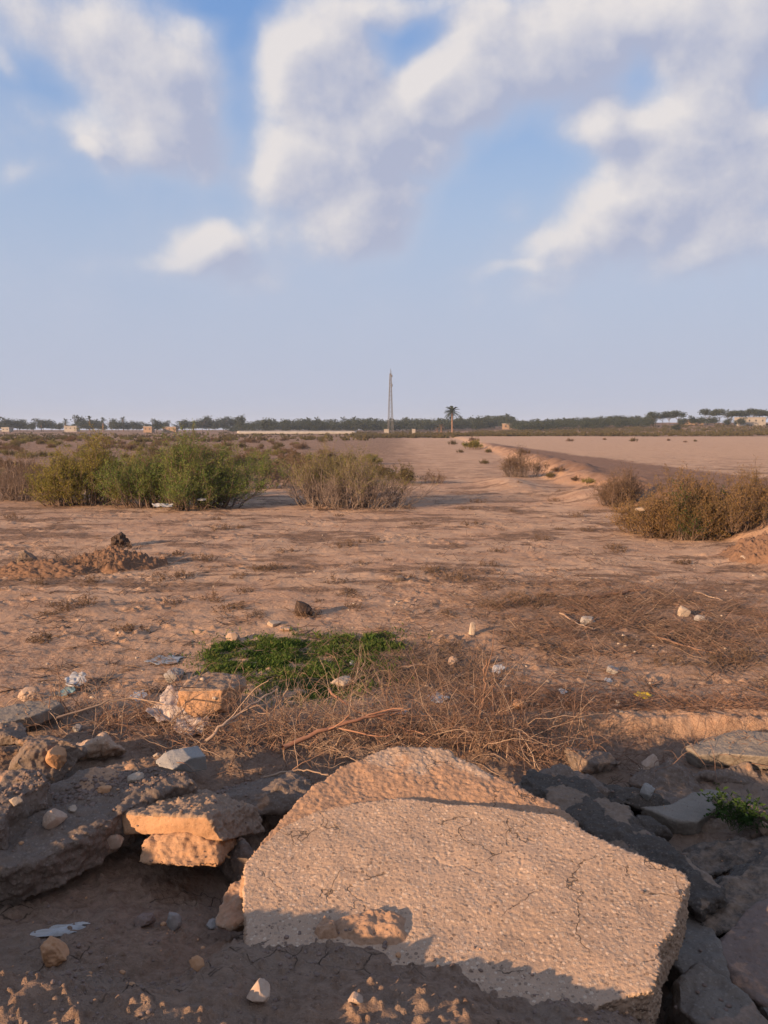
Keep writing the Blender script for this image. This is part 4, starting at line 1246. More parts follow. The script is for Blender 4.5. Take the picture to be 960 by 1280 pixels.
def tree_arrays(seed, H, W, kind='round', n=900, leaf=.8):
    r = np.random.RandomState(seed)
    k = 6; t = np.linspace(0, 1, k)
    th = H * (.5 if kind == 'umbrella' else .35)
    P = np.stack([.15 * np.sin(t * 2 + seed), .1 * np.cos(t * 2), t * th - .3], 1)[None]
    V1, F1 = tubes(P, (H * .022 * (1.3 - .5 * t))[None], 6)
    nl = 7
    a = r.uniform(0, 6.28, nl)
    tips = np.stack([np.cos(a) * W * .36, np.sin(a) * W * .36, H * r.uniform(.62, .86, nl)], 1)
    L = P[0, -2][None, None] * (1 - np.linspace(0, 1, 4))[None, :, None] + tips[:, None] * np.linspace(0, 1, 4)[None, :, None]
    V2, F2 = tubes(L, np.full((nl, 4), H * .008), 4)
    C = []
    for i in range(nl + 4):
        if kind == 'umbrella':
            c = np.array([r.normal(0, W * .27), r.normal(0, W * .27), H * r.uniform(.70, .90)]); s = np.array([W * .15, W * .15, H * .085])
        else:
            c = np.array([r.normal(0, W * .20), r.normal(0, W * .20), H * r.uniform(.42, .82)]); s = np.array([W * .17, W * .17, H * .12])
        C.append(c + np.clip(r.normal(0, 1, (n // 11, 3)), -1.7, 1.7) * s)
    V3, F3 = leaf_tris(np.vstack(C), leaf, leaf * .55, r, .3)
    return (np.vstack([V1, V2]), [F1, F2 + len(V1)]), (V3, F3)


protos = {}
for nm, args in (('round', (1, 7, 7, 'round')), ('broad', (2, 6, 9, 'round')), ('umbrella', (3, 8.5, 7, 'umbrella')), ('wide', (4, 7.5, 9, 'umbrella')), ('tall', (5, 9, 5, 'round'))):
    (Vs, Fs), (Vl, Fl) = tree_arrays(*args)
    protos[nm] = (mesh_from('trunk', Vs, Fs, M_TRUNK), mesh_from('crown', Vl, Fl, L_TREE, False))
(Vt, Ft), (Vl, Fl) = palm_arrays(8, 7.0, 2.9, 26, .3, 8)
protos['palm'] = (mesh_from('trunk', Vt, Ft, M_PALMTRUNK), mesh_from('crown', Vl, Fl, L_PALM, False))


def far_tree(kind, px, y, s, label, group, name='tree', base=None):
    x, z = far_at(px, 0, y)
    e = empty(name, (x, y, z - .1), px * 1.7); e.scale = (s, s, s); tag(e, label, 'palm tree' if kind == 'palm' else 'tree', group)
    link('trunk', protos[kind][0], e); link('crown', protos[kind][1], e)
    return e


rt = random.Random(4)
for px, kind, s in ((2, 'broad', .8), (12, 'round', .9), (24, 'broad', .9), (36, 'broad', .7), (44, 'round', .6), (56, 'round', .85), (66, 'broad', .9), (76, 'round', .6), (101, 'round', 1.1), (110, 'broad', .8), (125, 'broad', .9), (118, 'round', .7),
                    (142, 'round', .8), (150, 'broad', .75), (162, 'broad', .7), (172, 'round', .7), (176, 'broad', .6), (238, 'round', .7), (246, 'broad', .8), (254, 'round', .9), (262, 'round', 1.0), (270, 'broad', .9), (280, 'round', 1.0), (290, 'broad', 1.1)):
    far_tree(kind, px, 560 + rt.uniform(-40, 40), s * 1.5, 'small dark rounded tree in the thin row along the left horizon', 'trees along the left horizon')
for px in range(4, 292, 12):
    far_tree('round' if px % 24 else 'broad', px + rt.uniform(-5, 5), 600 + rt.uniform(-30, 40), rt.uniform(.75, 1.2), 'small dark rounded tree in the thin row along the left horizon', 'trees along the left horizon')
for px, s in ((84, .85), (114, 1.0), (131, .9), (156, .95), (54, .7)):
    far_tree('palm', px, 540, s * 1.25, 'little palm rising out of the left-hand tree row', 'palms in the left tree row', 'palm_tree')
far_tree('round', 197, 470, 1.15, 'dark round tree just right of the tan house', None)
far_tree('tall', 232, 470, .95, 'dark cone-shaped tree right of the reddish house', None)
far_tree('tall', 302, 520, 1.25, 'tall tree at the left end of the far wood', None)
for px, kind, y, s in ((815, 'umbrella', 430, .85), (826, 'wide', 440, .75), (834, 'umbrella', 430, .85), (845, 'umbrella', 425, .9), (862, 'round', 420, .75), (873, 'broad', 420, .75), (882, 'umbrella', 430, .95), (890, 'broad', 410, .8), (896, 'umbrella', 430, .95), (908, 'round', 400, .6),
                       (911, 'wide', 420, .9), (921, 'wide', 425, .95), (922, 'round', 395, .65), (932, 'umbrella', 425, .95), (944, 'wide', 420, 1.0), (954, 'wide', 425, .95), (962, 'wide', 420, .9), (972, 'wide', 420, .9), (806, 'broad', 430, .7), (850, 'broad', 420, .7)):
    far_tree(kind, px, y, s, 'flat-topped dark tree on the rise at the far right', 'trees on the right-hand rise')
far_tree('round', 845, 330, .55, 'small dark tree standing in the scrub below the right-hand rise', None)

# the far wood: one mass of palms and round crowns
VV, FF, n = [], [], 0
crown_r = [tree_arrays(s, 8, 8, 'round', 330, .8)[1] for s in (11, 12, 13)]
crown_p = palm_arrays(14, 7.2, 3.0, 20, .3, 6)[1]
rw = np.random.RandomState(9)
for i in range(900):
    px = rw.uniform(288, 815); y = rw.uniform(470, 620)
    if 640 < px: y = rw.uniform(400, 520)
    x = (px - 480) / FOCAL * y
    s = rw.uniform(.7, 1.12) * (1.08 if px < 640 else .72) * np.interp(px, [285, 310, 335], [.45, .8, 1.0])
    V0, F0 = crown_p if rw.rand() < .45 else crown_r[rw.randint(3)]
    a = rw.uniform(0, 6.28); ca, sa = math.cos(a), math.sin(a)
    V = np.stack([V0[:, 0] * ca - V0[:, 1] * sa, V0[:, 0] * sa + V0[:, 1] * ca, V0[:, 2] * rw.uniform(.85, 1.05)], 1) * s
    VV.append(V + [x, y, float(ground_macro(x, y)) - 1.2]); FF.append(F0 + n); n += len(V)
far_wood = link('far_wood', mesh_from('far_wood', np.vstack(VV), np.vstack(FF), L_TREE, False))
tag(far_wood, 'dense dark wood of palms and round trees along the horizon', 'wood', kind='stuff')

# scrub that covers the far plain and the right-hand rise
VV, FF, n = [], [], 0
cl = [bush_arrays(60 + i, 3.4, 3.0, 1.3, 6, 4, 260, .36, .14, .0)[1] for i in range(3)]
for i in range(2600):
    u = rw.rand()
    if u < .6:
        px = rw.uniform(590, 1010); y = rw.uniform(232, 420)
    elif u < .8:
        px = rw.uniform(440, 660); y = rw.uniform(215, 400)
    else:
        px = rw.uniform(-60, 460); y = rw.uniform(150, 420)
    x = (px - 480) / FOCAL * y
    V0, F0 = cl[rw.randint(3)]
    a = rw.uniform(0, 6.28); ca, sa = math.cos(a), math.sin(a); s = rw.uniform(.5, 1.15) * (1 if u < .8 else .8)
    V = np.stack([V0[:, 0] * ca - V0[:, 1] * sa, V0[:, 0] * sa + V0[:, 1] * ca, V0[:, 2]], 1) * s
    VV.append(V + [x, y, float(ground_macro(x, y)) - .05]); FF.append(F0 + n); n += len(V)
far_scrub = link('far_scrub', mesh_from('far_scrub', np.vstack(VV), np.vstack(FF), L_SCRUB, False))
tag(far_scrub, 'olive and brown scrub covering the far plain below the trees', 'scrub', kind='stuff')


# ------------------------------------------------------------------ small things lying about
bpy.context.view_layer.update()
_dg = bpy.context.evaluated_depsgraph_get()
CAMP = Vector((0, 0, CAM_Z))


def hit(px, py):
    """the surface that lies under a point of the view"""
    ok, loc, nrm, i, ob, m = SC.ray_cast(_dg, CAMP, Vector(px_dir(px, py)))
    return (loc.copy(), nrm.copy()) if ok else (at_ground(px, py), Vector((0, 0, 1)))


def drop(x, y, zt=3.0):
    ok, loc, nrm, i, ob, m = SC.ray_cast(_dg, Vector((x, y, zt)), Vector((0, 0, -1)))
    return (loc.z, nrm) if ok else (gz(x, y), Vector((0, 0, 1)))


def sphere_pts(sub):
    bm = bmesh.new(); bmesh.ops.create_icosphere(bm, subdivisions=sub, radius=1)
    V = np.array([v.co[:] for v in bm.verts]); F = np.array([[v.index for v in f.verts] for f in bm.faces]); bm.free()
    return V, F


S1 = sphere_pts(2); S4 = sphere_pts(5)


def stone(px, py, wpx, label, mat=None, flat=.6, seed=0, name='stone', rough=.28, sink=.42, cat='stone', stretch=1.0):
    c, nrm = hit(px, py)
    dist = (c - CAMP).length
    w = wpx / FOCAL * dist * .5
    V, F = S4
    P = V * 1.3 + seed * 7.7
    d = 1 + rough * fbm3(P, 1.0, 4, seed) + rough * .35 * fbm3(P, 3.5, 4, seed + 3) + .05 * fbm3(P, 11, 3, seed + 4)
    # a few broken facets
    r = np.random.RandomState(seed + 100)
    Q = V * d[:, None]
    for k in range(10):
        nn = r.normal(0, 1, 3); nn /= np.linalg.norm(nn); cut = r.uniform(.55, .86)
        e = Q @ nn - cut
        Q = Q - np.where(e > 0, e * .85, 0)[:, None] * nn
    Q = Q * np.array([w * stretch, w * .85, w * flat * 1.25])
    a = r.uniform(0, 6.28); ca, sa = math.cos(a * .25), math.sin(a * .25)
    Q = np.stack([Q[:, 0] * ca - Q[:, 1] * sa, Q[:, 0] * sa + Q[:, 1] * ca, Q[:, 2]], 1)
    me = mesh_from(name, Q, F, mat or M_STONE, True, {'dirt': np.zeros(len(Q))})
    o = link(name, me, None, (c.x, c.y, c.z + w * flat * (1 - sink) * .8))
    return tag(o, label, cat)


stone(70, 1199, 34, 'bright orange clod catching the sun near the bottom left corner', M_STONE_ORANGE, .75, 1, 'clod', .2, .2, 'clod')
stone(247, 1211, 18, 'small orange clod left of the lower corner of the largest slab', M_STONE_ORANGE, .8, 2, 'clod', .25, .2, 'clod')
stone(322, 1247, 30, 'rounded pale yellow stone at the bottom, below the largest slab', M_STONE, .7, 3, rough=.10)
stone(446, 1252, 20, 'small tan pebble at the bottom middle under the largest slab', M_STONE, .6, 4)
stone(180, 1154, 24, 'reddish rounded pebble on the shaded mud, left of the oval one', M_RED, .6, 5)
stone(218, 1158, 18, 'upright oval grey pebble on the shaded mud', M_STONE_GREY, 1.1, 6, stretch=.8)
stone(69, 1029, 26, 'rounded tan cobble on the gravelly left slab', M_STONE, .75, 7, rough=.12)
stone(142, 1056, 22, 'tan cobble in the shade under the long muddy slab', M_STONE, .7, 8, rough=.15)
stone(131, 989, 14, 'small orange stone near the far edge of the long muddy slab', M_STONE_ORANGE, .7, 9)
stone(168, 976, 22, 'pale stone on the upper right end of the long muddy slab', M_STONE_PALE, .5, 10)
stone(92, 1014, 12, 'little pale pebble on the middle of the long muddy slab', M_STONE_PALE, .7, 12)
stone(20, 1004, 14, 'pale pebble on the lit gravel at the left edge', M_STONE_PALE, .6, 13)
stone(70, 953, 24, 'upright orange and brown broken stone behind the left slabs', M_STONE_ORANGE, 1.0, 14)
stone(97, 914, 14, 'small grey stone on the earth clod under the left twigs', M_STONE_GREY, .7, 15)
stone(215, 850, 26, 'rounded grey stone left of the orange sandy block', M_STONE_GREY, .6, 16)
stone(292, 801, 18, 'tan stone standing at the back left corner of the green grass', M_STONE, .9, 17)
stone(426, 859, 32, 'smooth pale oblong stone at the front edge of the green grass', M_STONE_PALE, .5, 18, rough=.15)
stone(342, 781, 20, 'flat pale stone behind the green grass, left of the dark clod', M_STONE_PALE, .35, 19)
stone(358, 787, 16, 'thin tan stone just in front of the dark clod', M_STONE, .3, 20)
stone(590, 791, 14, 'upright pale stone in the middle of the plain, right of the grass', M_STONE_PALE, 1.3, 21, stretch=.7)
stone(566, 830, 14, 'rounded pinkish stone right of the dark damp patch', M_STONE, .8, 22)
stone(733, 780, 20, 'grey stone among the flattened brush, left of the pale leaning one', M_STONE_GREY, .6, 23)
stone(856, 770, 16, 'pale leaning stone among the flattened brush on the right', M_STONE_PALE, .9, 24)
stone(874, 776, 16, 'grey stone touching the pale leaning stone', M_STONE_GREY, .6, 25)
stone(765, 840, 20, 'grey flat stone above the yellow wrapper', M_STONE_GREY, .45, 26)
stone(935, 699, 20, 'long pale stone on the earth heap at the right edge', M_STONE_PALE, .4, 27)
stone(813, 958, 26, 'wedge-shaped pale stone on the dark earth of the right ditch', M_STONE, .6, 28)
stone(808, 994, 18, 'small white block among the dark lumps on the right', M_LIGHTGREY, .9, 29)
stone(956, 1040, 16, 'sunlit tan stone at the right edge above the dark sheet', M_STONE, 1.0, 30)
stone(800, 638, 14, 'white scrap of stone at the foot of the golden shrub', M_STONE_PALE, .4, 31)
stone(265, 1160, 16, 'little stone beside the shard under the largest slab', M_STONE_GREY, .7, 32)
stone(196, 945, 8, 'tiny white chip beside the pale angular chunk', M_STONE_PALE, .6, 33)
stone(60, 715, 10, 'pale scrap at the foot of the stick heap', M_LIGHTGREY, .8, 34)
M_DARK_EARTH = pebble_mat('dark_moist_earth', (.055, .036, .027), (.10, .065, .048))
stone(378, 770, 25, 'dark clod standing alone on the pale ground behind the grass', M_DARK_EARTH, .95, 35, 'clod', .4, .15, 'clod')
stone(648, 884, 20, 'low clod on the crumbling bank between the dry stems', M_STONE_ORANGE, .6, 36, 'clod', .3, .3, 'clod')
stone(36, 872, 26, 'tan stone behind the thin pale slab at the left edge', M_STONE, .6, 37)
stone(500, 726, 16, 'small dark clod in the middle of the plain', M_DIRTSLAB, .5, 38, 'clod', .4, .3, 'clod')

# pebbles and crumbs that nobody could count
VV, FF, n = [], [], 0
rp = np.random.RandomState(31)
Vp, Fp = S1
Q4 = [Vp * (1 + .3 * fbm3(Vp * 1.4 + k * 9.1, 1.0, 3, k))[:, None] for k in range(8)]


def scatter(name, label, n_p, area, size, mat, cat='gravel', seed=1):
    r = np.random.RandomState(seed); VV, FF, n = [], [], 0
    for i in range(n_p):
        x, y = area(r)
        z, nr = drop(x, y)
        if -.75 < x < 1.05 and z > ground_macro(x, y) + .07 and y > 2.6: continue
        s = size * (.45 + 1.3 * r.rand() ** 3)
        V = Q4[r.randint(8)] * np.array([s, s * r.uniform(.6, 1), s * r.uniform(.45, .8)])
        a = r.uniform(0, 6.28); ca, sa = math.cos(a), math.sin(a)
        V = np.stack([V[:, 0] * ca - V[:, 1] * sa, V[:, 0] * sa + V[:, 1] * ca, V[:, 2]], 1)
        VV.append(V + [x, y, z + s * .18]); FF.append(Fp + n); n += len(V)
    o = link(name, mesh_from(name, np.vstack(VV), np.vstack(FF), mat, True))
    return tag(o, label, cat, kind='stuff')


def near_area(r):
    y = 1.8 + 4.6 * r.rand() ** 1.2
    return r.uniform(-.62, .62) * (y + .4), y


def left_slab_area(r):
    t = r.rand(); u = r.normal(0, .16)
    return -1.95 + .95 * t + u * .5, 4.0 + .75 * t + u


def field_area(r):
    y = 6.3 + 16 * r.rand() ** 2
    return r.uniform(-.6, .6) * y, y


def clustered(area, seed, k=30, sp=.16):
    rr = np.random.RandomState(seed); cs_ = [area(rr) for _ in range(k)]

    def f(r):
        if r.rand() < .35: return area(r)
        c = cs_[r.randint(k)]
        return c[0] + r.normal(0, sp), c[1] + r.normal(0, sp)
    return f


scatter('gravel', 'fine gravel and crumbs scattered over the shaded mud and slabs', 3200, clustered(near_area, 3, 90, .14), .007, M_RED, seed=2)
scatter('gravel', 'orange earth crumbs in the foreground mud', 260, clustered(near_area, 5, 30, .12), .010, M_STONE_ORANGE, seed=4)
scatter('gravel', 'loose pebbles lying on the long muddy slab at the left', 900, left_slab_area, .010, M_RED, seed=6)
scatter('gravel', 'small pale stones strewn over the open plain', 700, clustered(field_area, 8, 50, .5), .014, M_STONE_PALE, seed=8)


# ------------------------------------------------------------------ dry thickets along the ditch
def thicket(name, label, px, py, w, h, n_stem, seed, lean=(0.2, 0), mats=(M_TWIG, M_TWIG_PALE), lying=.5, sub=5, dz=0.0, thick=.0026):
    r = np.random.RandomState(seed)
    c = at_ground(px, py)
    e = empty(name, c); tag(e, label, 'dry brush')
    st = np.stack([r.normal(0, w * .32, n_stem), r.normal(0, w * .16, n_stem), np.zeros(n_stem)], 1)
    for i in range(n_stem):
        st[i, 2] = drop(c.x + st[i, 0], c.y + st[i, 1])[0] - c.z - .01 + dz
    az = r.uniform(0, 6.28, n_stem); up = np.where(r.rand(n_stem) < lying, r.uniform(.05, .5, n_stem), r.uniform(.8, 2.2, n_stem))
    d = np.stack([np.cos(az) + lean[0], np.sin(az) * .7 + lean[1], up], 1)
    L = h * r.uniform(.5, 1.5, n_stem)
    P = walk(st, d, L, 9, .20, .10, r)
    rad = (thick * r.uniform(.5, 1.35, n_stem))[:, None] * np.linspace(1, .35, 9)[None]
    V1, F1 = tubes(P, rad, 4)
    link('stems', mesh_from('stems', V1, F1, mats[0]), e)
    ns = n_stem * sub
    si = np.repeat(np.arange(n_stem), sub); i0 = r.randint(2, 8, ns)
    s2 = P[si, i0]
    dr = P[si, i0] - P[si, i0 - 1]; dr /= np.linalg.norm(dr, axis=1)[:, None] + 1e-9
    Q = walk(s2, dr + r.normal(0, .6, (ns, 3)), h * r.uniform(.15, .55, ns), 6, .25, .06, r)
    V2, F2 = tubes(Q, (thick * .5 * r.uniform(.6, 1.3, ns))[:, None] * np.linspace(1, .4, 6)[None], 3)
    link('twigs', mesh_from('twigs', V2, F2, mats[1] if seed % 2 else mats[0]), e)
    return e


T = [
    (60, 893, 1.0, .34, 70, 'thin dry brush spilling over the thin pale slab at the left'), (118, 896, 1.1, .36, 150, 'fine reddish tangle above the orange clod on the left'),
    (178, 905, 1.0, .36, 170, 'dense fine tangle left of the white torn bag'), (238, 925, 1.0, .40, 150, 'dark tangle around the white torn bag'), (300, 925, 1.1, .46, 130, 'tangle below the orange sandy block with pale curved twigs'),
    (362, 925, 1.1, .50, 150, 'brush in front of the green grass under the red branch'), (425, 925, 1.0, .50, 150, 'tangle behind the top left of the earth-caked slab'), (490, 920, 1.0, .52, 170, 'thick brush right behind the top of the earth-caked slab'),
    (552, 925, .9, .56, 190, 'sunlit reddish brush behind the right shoulder of the earth-caked slab'), (606, 930, .9, .62, 210, 'tallest reddish upright stems, left of the crumbling bank'), (655, 935, .8, .50, 130, 'upright thin stems in front of the crumbling bank'),
    (345, 985, .9, .34, 70, 'shaded bleached twigs lying left of the earth-caked slab'),
]
for k, (px, py, w, hh, ns, lb) in enumerate(T):
    thicket('dry_thicket', lb, px, py, w, hh, int(ns * .62), 200 + k, lying=.62 if px < 460 else .35, sub=5, thick=.0031, mats=(M_TWIG, M_TWIG_PALE) if k % 3 else (M_TWIG_PALE, M_TWIG))
thicket('dry_thicket', 'sparse dry stems at the foot of the earth bank on the right', 752, 925, 1.2, .30, 60, 230, lying=.6, sub=4)
thicket('dry_thicket', 'dark twigs lying across the right ditch below the pale mortar slab', 850, 950, 1.3, .30, 60, 231, lying=.8, sub=4)
thicket('dry_thicket', 'twigs lying on the dark lumps behind the tipped asphalt slab', 770, 965, 1.1, .28, 60, 232, lying=.8, sub=4)


def branch(label, pts, rad, mat, seed, forks=3):
    """a single branch through view points (px, py, distance)"""
    r = np.random.RandomState(seed)
    P = np.array([at_depth(*p)[:] for p in pts])
    t = np.linspace(0, len(P) - 1, 14)
    i = np.minimum(t.astype(int), len(P) - 2); f = (t - i)[:, None]
    Q = P[i] * (1 - f) + P[i + 1] * f + r.normal(0, .006, (14, 3))
    V1, F1 = tubes(Q[None], (rad * np.linspace(1.1, .5, 14))[None], 7)
    c = Q.mean(0)
    e = empty('dry_branch', c); tag(e, label, 'branch')
    link('branch', mesh_from('branch', V1 - c, F1, mat), e)
    for k in range(forks):
        a = Q[r.randint(4, 12)]
        W = walk(a[None], (Q[-1] - Q[0])[None] / np.linalg.norm(Q[-1] - Q[0]) + r.normal(0, .5, (1, 3)), np.array([r.uniform(.2, .45)]), 8, .15, .02, r)
        Vf, Ff = tubes(W, (rad * .45 * np.linspace(1, .4, 8))[None], 5)
        link('twig', mesh_from('twig', Vf - c, Ff, mat), e)


branch('thick reddish branch lying across the brush behind the earth-caked slab', [(352, 934, 5.3), (400, 914, 5.45), (452, 898, 5.6), (500, 888, 5.75)], .017, M_TWIG_RED, 1, 3)
branch('pale forked branch rising from the twigs to the left edge of the grass', [(258, 924, 5.5), (280, 906, 5.6), (312, 882, 5.8), (346, 862, 6.1)], .012, M_TWIG_PALE, 2, 4)
branch('thin reddish branch crossing in front of the grass patch', [(410, 862, 6.6), (440, 886, 6.2), (486, 902, 5.9), (530, 918, 5.7)], .010, M_TWIG_RED, 3, 2)
branch('upright grey dead stem in the reddish brush at the centre right', [(596, 915, 5.9), (603, 880, 5.95), (606, 852, 6.0), (607, 824, 6.0)], .013, M_TWIG, 4, 3)
branch('long pale twig lying from the thin slab into the left brush', [(70, 900, 5.6), (130, 878, 5.8), (165, 872, 5.9), (205, 880, 5.8)], .008, M_TWIG_PALE, 5, 2)
branch('bleached thin twig on the dark ditch floor left of the slabs', [(330, 972, 4.85), (375, 962, 4.95), (410, 968, 4.9)], .007, M_TWIG_PALE, 6, 2)


def ground_stick(label, p0, p1, rad, mat, seed):
    a = at_ground(*p0); b_ = at_ground(*p1)
    r = np.random.RandomState(seed)
    t = np.linspace(0, 1, 10)[:, None]
    Q = np.array(a[:]) * (1 - t) + np.array(b_[:]) * t + r.normal(0, .02, (10, 3)) * [1, 1, .3]
    Q[:, 2] = ground_z(Q[:, 0], Q[:, 1]) + rad + .03 * r.rand()
    V1, F1 = tubes(Q[None], (rad * np.linspace(1.1, .6, 10))[None], 6)
    c = Q.mean(0)
    tag(link('stick', mesh_from('stick', V1 - c, F1, mat), None, c), label, 'stick')


ground_stick('pale stick on the open ground at the right, pointing at the pale leaning stone', (866, 742), (905, 752), .012, M_TWIG_PALE, 1)
ground_stick('long stick lying in the flattened brush on the right', (820, 800), (900, 822), .012, M_TWIG, 2)
ground_stick('thick brown stick at the top of the flattened brush', (730, 752), (800, 742), .03, M_TWIG, 3)
ground_stick('thin stick in front of the grey stone in the brush', (700, 770), (742, 792), .010, M_TWIG_PALE, 4)
ground_stick('stick lying on the damp dark ground right of the grass', (500, 838), (545, 832), .010, M_TWIG_PALE, 5)


# ------------------------------------------------------------------ flattened brush and straw: ground cover
def litter(name, label, n_t, area, length, rad, up, mat, seed):
    r = np.random.RandomState(seed)
    XY = np.array([area(r) for _ in range(n_t)])
    st = np.stack([XY[:, 0], XY[:, 1], ground_z(XY[:, 0], XY[:, 1]) + .004], 1)
    az = r.normal(.25, .75, n_t) + np.pi * (r.rand(n_t) < .5)
    d = np.stack([np.cos(az), np.sin(az), up * r.uniform(0, 1, n_t) ** 2], 1)
    P = walk(st, d, length * r.uniform(.4, 1.5, n_t), 5, .16, .03, r)
    fl = ground_z(P[:, :, 0].ravel(), P[:, :, 1].ravel()).reshape(n_t, 5) + .004
    P[:, :, 2] = np.maximum(P[:, :, 2], fl)
    V1, F1 = tubes(P, (rad * r.uniform(.5, 1.5, n_t))[:, None] * np.linspace(1, .5, 5)[None], 3)
    o = link(name, mesh_from(name, V1, F1, mat))
    return tag(o, label, 'brush', kind='stuff')


def brush_area(r):
    while True:
        x = r.normal(3.1, 1.35); y = r.normal(9.6, 1.15)
        if y > 6.7 and r.rand() < .35 + .9 * float(perlin2(x * 1.1, y * 2.0, 66)): return x, y


def bank_area(r):
    return r.uniform(.7, 4.3), 6.42 + abs(r.normal(0, .28))


def patch_area(r):
    while True:
        y = 7 + 22 * r.rand() ** 1.7; x = r.uniform(-.55, .55) * y
        n2 = float(fbm2(np.array([x * 2.2]), np.array([y * 2.2]), 3, 66)[0]) + .5 * float(fbm2(np.array([x * .55]), np.array([y * .55]), 4, 61)[0])
        if n2 > .22: return x, y


def damp_area(r):
    return r.normal(.35, .42), r.normal(7.6, .6)


litter('flattened_brush', 'grey-brown flattened dry brush covering the ground on the right', 2300, brush_area, .26, .0026, .8, M_TWIG, 1)
litter('flattened_brush', 'bleached straw strewn through the flattened brush', 700, brush_area, .24, .0024, .6, M_TWIG_PALE, 2)
litter('flattened_brush', 'dark dead stalks in the flattened brush', 1900, brush_area, .26, .0030, .9, M_STEM, 9)
litter('dry_straw', 'dry straw hanging along the lip of the earth bank', 1500, bank_area, .18, .0026, .7, M_TWIG, 3)
litter('dry_straw', 'thin patches of dry stalks over the open plain', 5200, patch_area, .17, .0042, .8, M_STEM, 4)
litter('dry_straw', 'dead dark stalks on the damp ground right of the green grass', 1500, damp_area, .15, .003, 1.4, M_STEM, 5)

# low dead tufts, each rooted by itself on the crust
tk = [bush_meshes('tuft', L_BROWN, M_STEM, seed=80 + i, W=.55, D=.4, H=.11 + .03 * i, n_stem=34, n_sub=5, leaves=420, leaf=.03, width=.007, bare=.0, flat=.4) for i in range(4)]
rt2 = random.Random(17)
spots = [(505, 722), (540, 716), (484, 700), (430, 684), (470, 678), (360, 690), (700, 662), (730, 664), (590, 656), (618, 690), (574, 725), (650, 745), (690, 748), (250, 700), (310, 740), (220, 755), (396, 752), (440, 740), (300, 660), (520, 655), (100, 760), (60, 800), (160, 790), (30, 745), (270, 650), (690, 630), (640, 640), (810, 700), (770, 690), (860, 705), (560, 770), (610, 760), (650, 800), (700, 815), (560, 812), (780, 800), (830, 830), (890, 790), (920, 830), (230, 720), (340, 712), (770, 640), (720, 646)]
spots += [(rt2.uniform(0, 800), 600 + 170 * rt2.random() ** 1.3) for _ in range(50)]
for px, py in spots:
    c = at_ground(px, py)
    put_bush('dry_tuft', 'small dead tuft rooted in the open ground between slabs and shrubs', 'dry tuft', tk[rt2.randrange(4)], c.x, c.y, rt2.uniform(0, 6.28), rt2.uniform(.5, 1.25), 'dead tufts on the open ground')

# the green patch: grass and low broad-leaved weeds
GP = [at_ground(px, py) for px, py in ((250, 824), (284, 803), (330, 798), (390, 797), (440, 794), (484, 793), (497, 808), (478, 828), (474, 852), (440, 866), (404, 876), (356, 876), (312, 852), (262, 842))]
GPA = np.array([(p.x, p.y) for p in GP])


def inside(x, y, poly):
    c = np.zeros(len(x), bool); j = len(poly) - 1
    for i in range(len(poly)):
        xi, yi = poly[i]; xj, yj = poly[j]
        c ^= ((yi > y) != (yj > y)) & (x < (xj - xi) * (y - yi) / (yj - yi + 1e-12) + xi)
        j = i
    return c


rg = np.random.RandomState(71)
N = 100000
x = rg.uniform(GPA[:, 0].min() - .4, GPA[:, 0].max() + .4, N); y = rg.uniform(GPA[:, 1].min() - .4, GPA[:, 1].max() + .4, N)
wx = x + .16 * fbm2(x * 2.5, y * 2.5, 3, 5); wy = y + .16 * fbm2(x * 2.5, y * 2.5, 3, 8)
ex_ = np.min(np.stack([np.hypot(x - (a[0] * t_ + b_[0] * (1 - t_)), y - (a[1] * t_ + b_[1] * (1 - t_))) for a, b_ in zip(GPA, np.roll(GPA, -1, 0)) for t_ in np.linspace(0, 1, 9)]), 0)
ins = inside(wx, wy, GPA)
dense = np.where(ins, np.clip(.30 + ex_ * 2.6, 0, 1), np.exp(-ex_ / .09) * .22)
k = rg.rand(N) < dense * np.clip(.80 + 1.5 * fbm2(x * 3.3, y * 3.3, 3, 12), .04, 1)
x, y = x[k], y[k]
hN = np.clip(.5 + .8 * fbm2(x * 2.6, y * 2.6, 3, 15), .15, 1)
Cb = np.stack([x, y, ground_z(x, y)], 1)
nb_ = len(x)
d = np.stack([rg.normal(0, .5, nb_), rg.normal(0, .5, nb_), np.ones(nb_)], 1); d /= np.linalg.norm(d, axis=1)[:, None]
s = np.cross(d, rg.normal(0, 1, (nb_, 3))); s /= np.linalg.norm(s, axis=1)[:, None]
Lb = (.018 + .075 * hN ** 1.5 * rg.uniform(.3, 1.2, nb_))[:, None]; wb = .003
bend = np.stack([rg.normal(0, .3, nb_), rg.normal(0, .3, nb_), np.zeros(nb_)], 1)
V = np.stack([Cb - s * wb, Cb + s * wb, Cb + d * Lb * .6 + s * wb * .8, Cb + (d + bend) * Lb], 1).reshape(-1, 3)
F = np.arange(4 * nb_).reshape(nb_, 4)
# broad leaves
nw = 3000
i = rg.randint(0, nb_, nw)
Cw = Cb[i] + np.stack([rg.normal(0, .02, nw), rg.normal(0, .02, nw), rg.uniform(.01, .05, nw) * (.5 + hN[i])], 1)
d = rg.normal(0, 1, (nw, 3)); d[:, 2] *= .45; d /= np.linalg.norm(d, axis=1)[:, None]
s = np.cross(d, np.array([0, 0, 1.0]) + rg.normal(0, .35, (nw, 3))); s /= np.linalg.norm(s, axis=1)[:, None]
Lw = rg.uniform(.008, .02, nw)[:, None]
Vw = np.stack([Cw - d * Lw, Cw + s * Lw * .55, Cw + d * Lw, Cw - s * Lw * .55], 1).reshape(-1, 3)
gr = link('green_grass', mesh_from('green_grass', np.vstack([V, Vw]), np.vstack([F, np.arange(4 * nw).reshape(nw, 4) + len(V)]), L_GRASS, False))
tag(gr, 'patch of fresh green grass and weeds growing in the damp hollow', 'grass', kind='stuff')

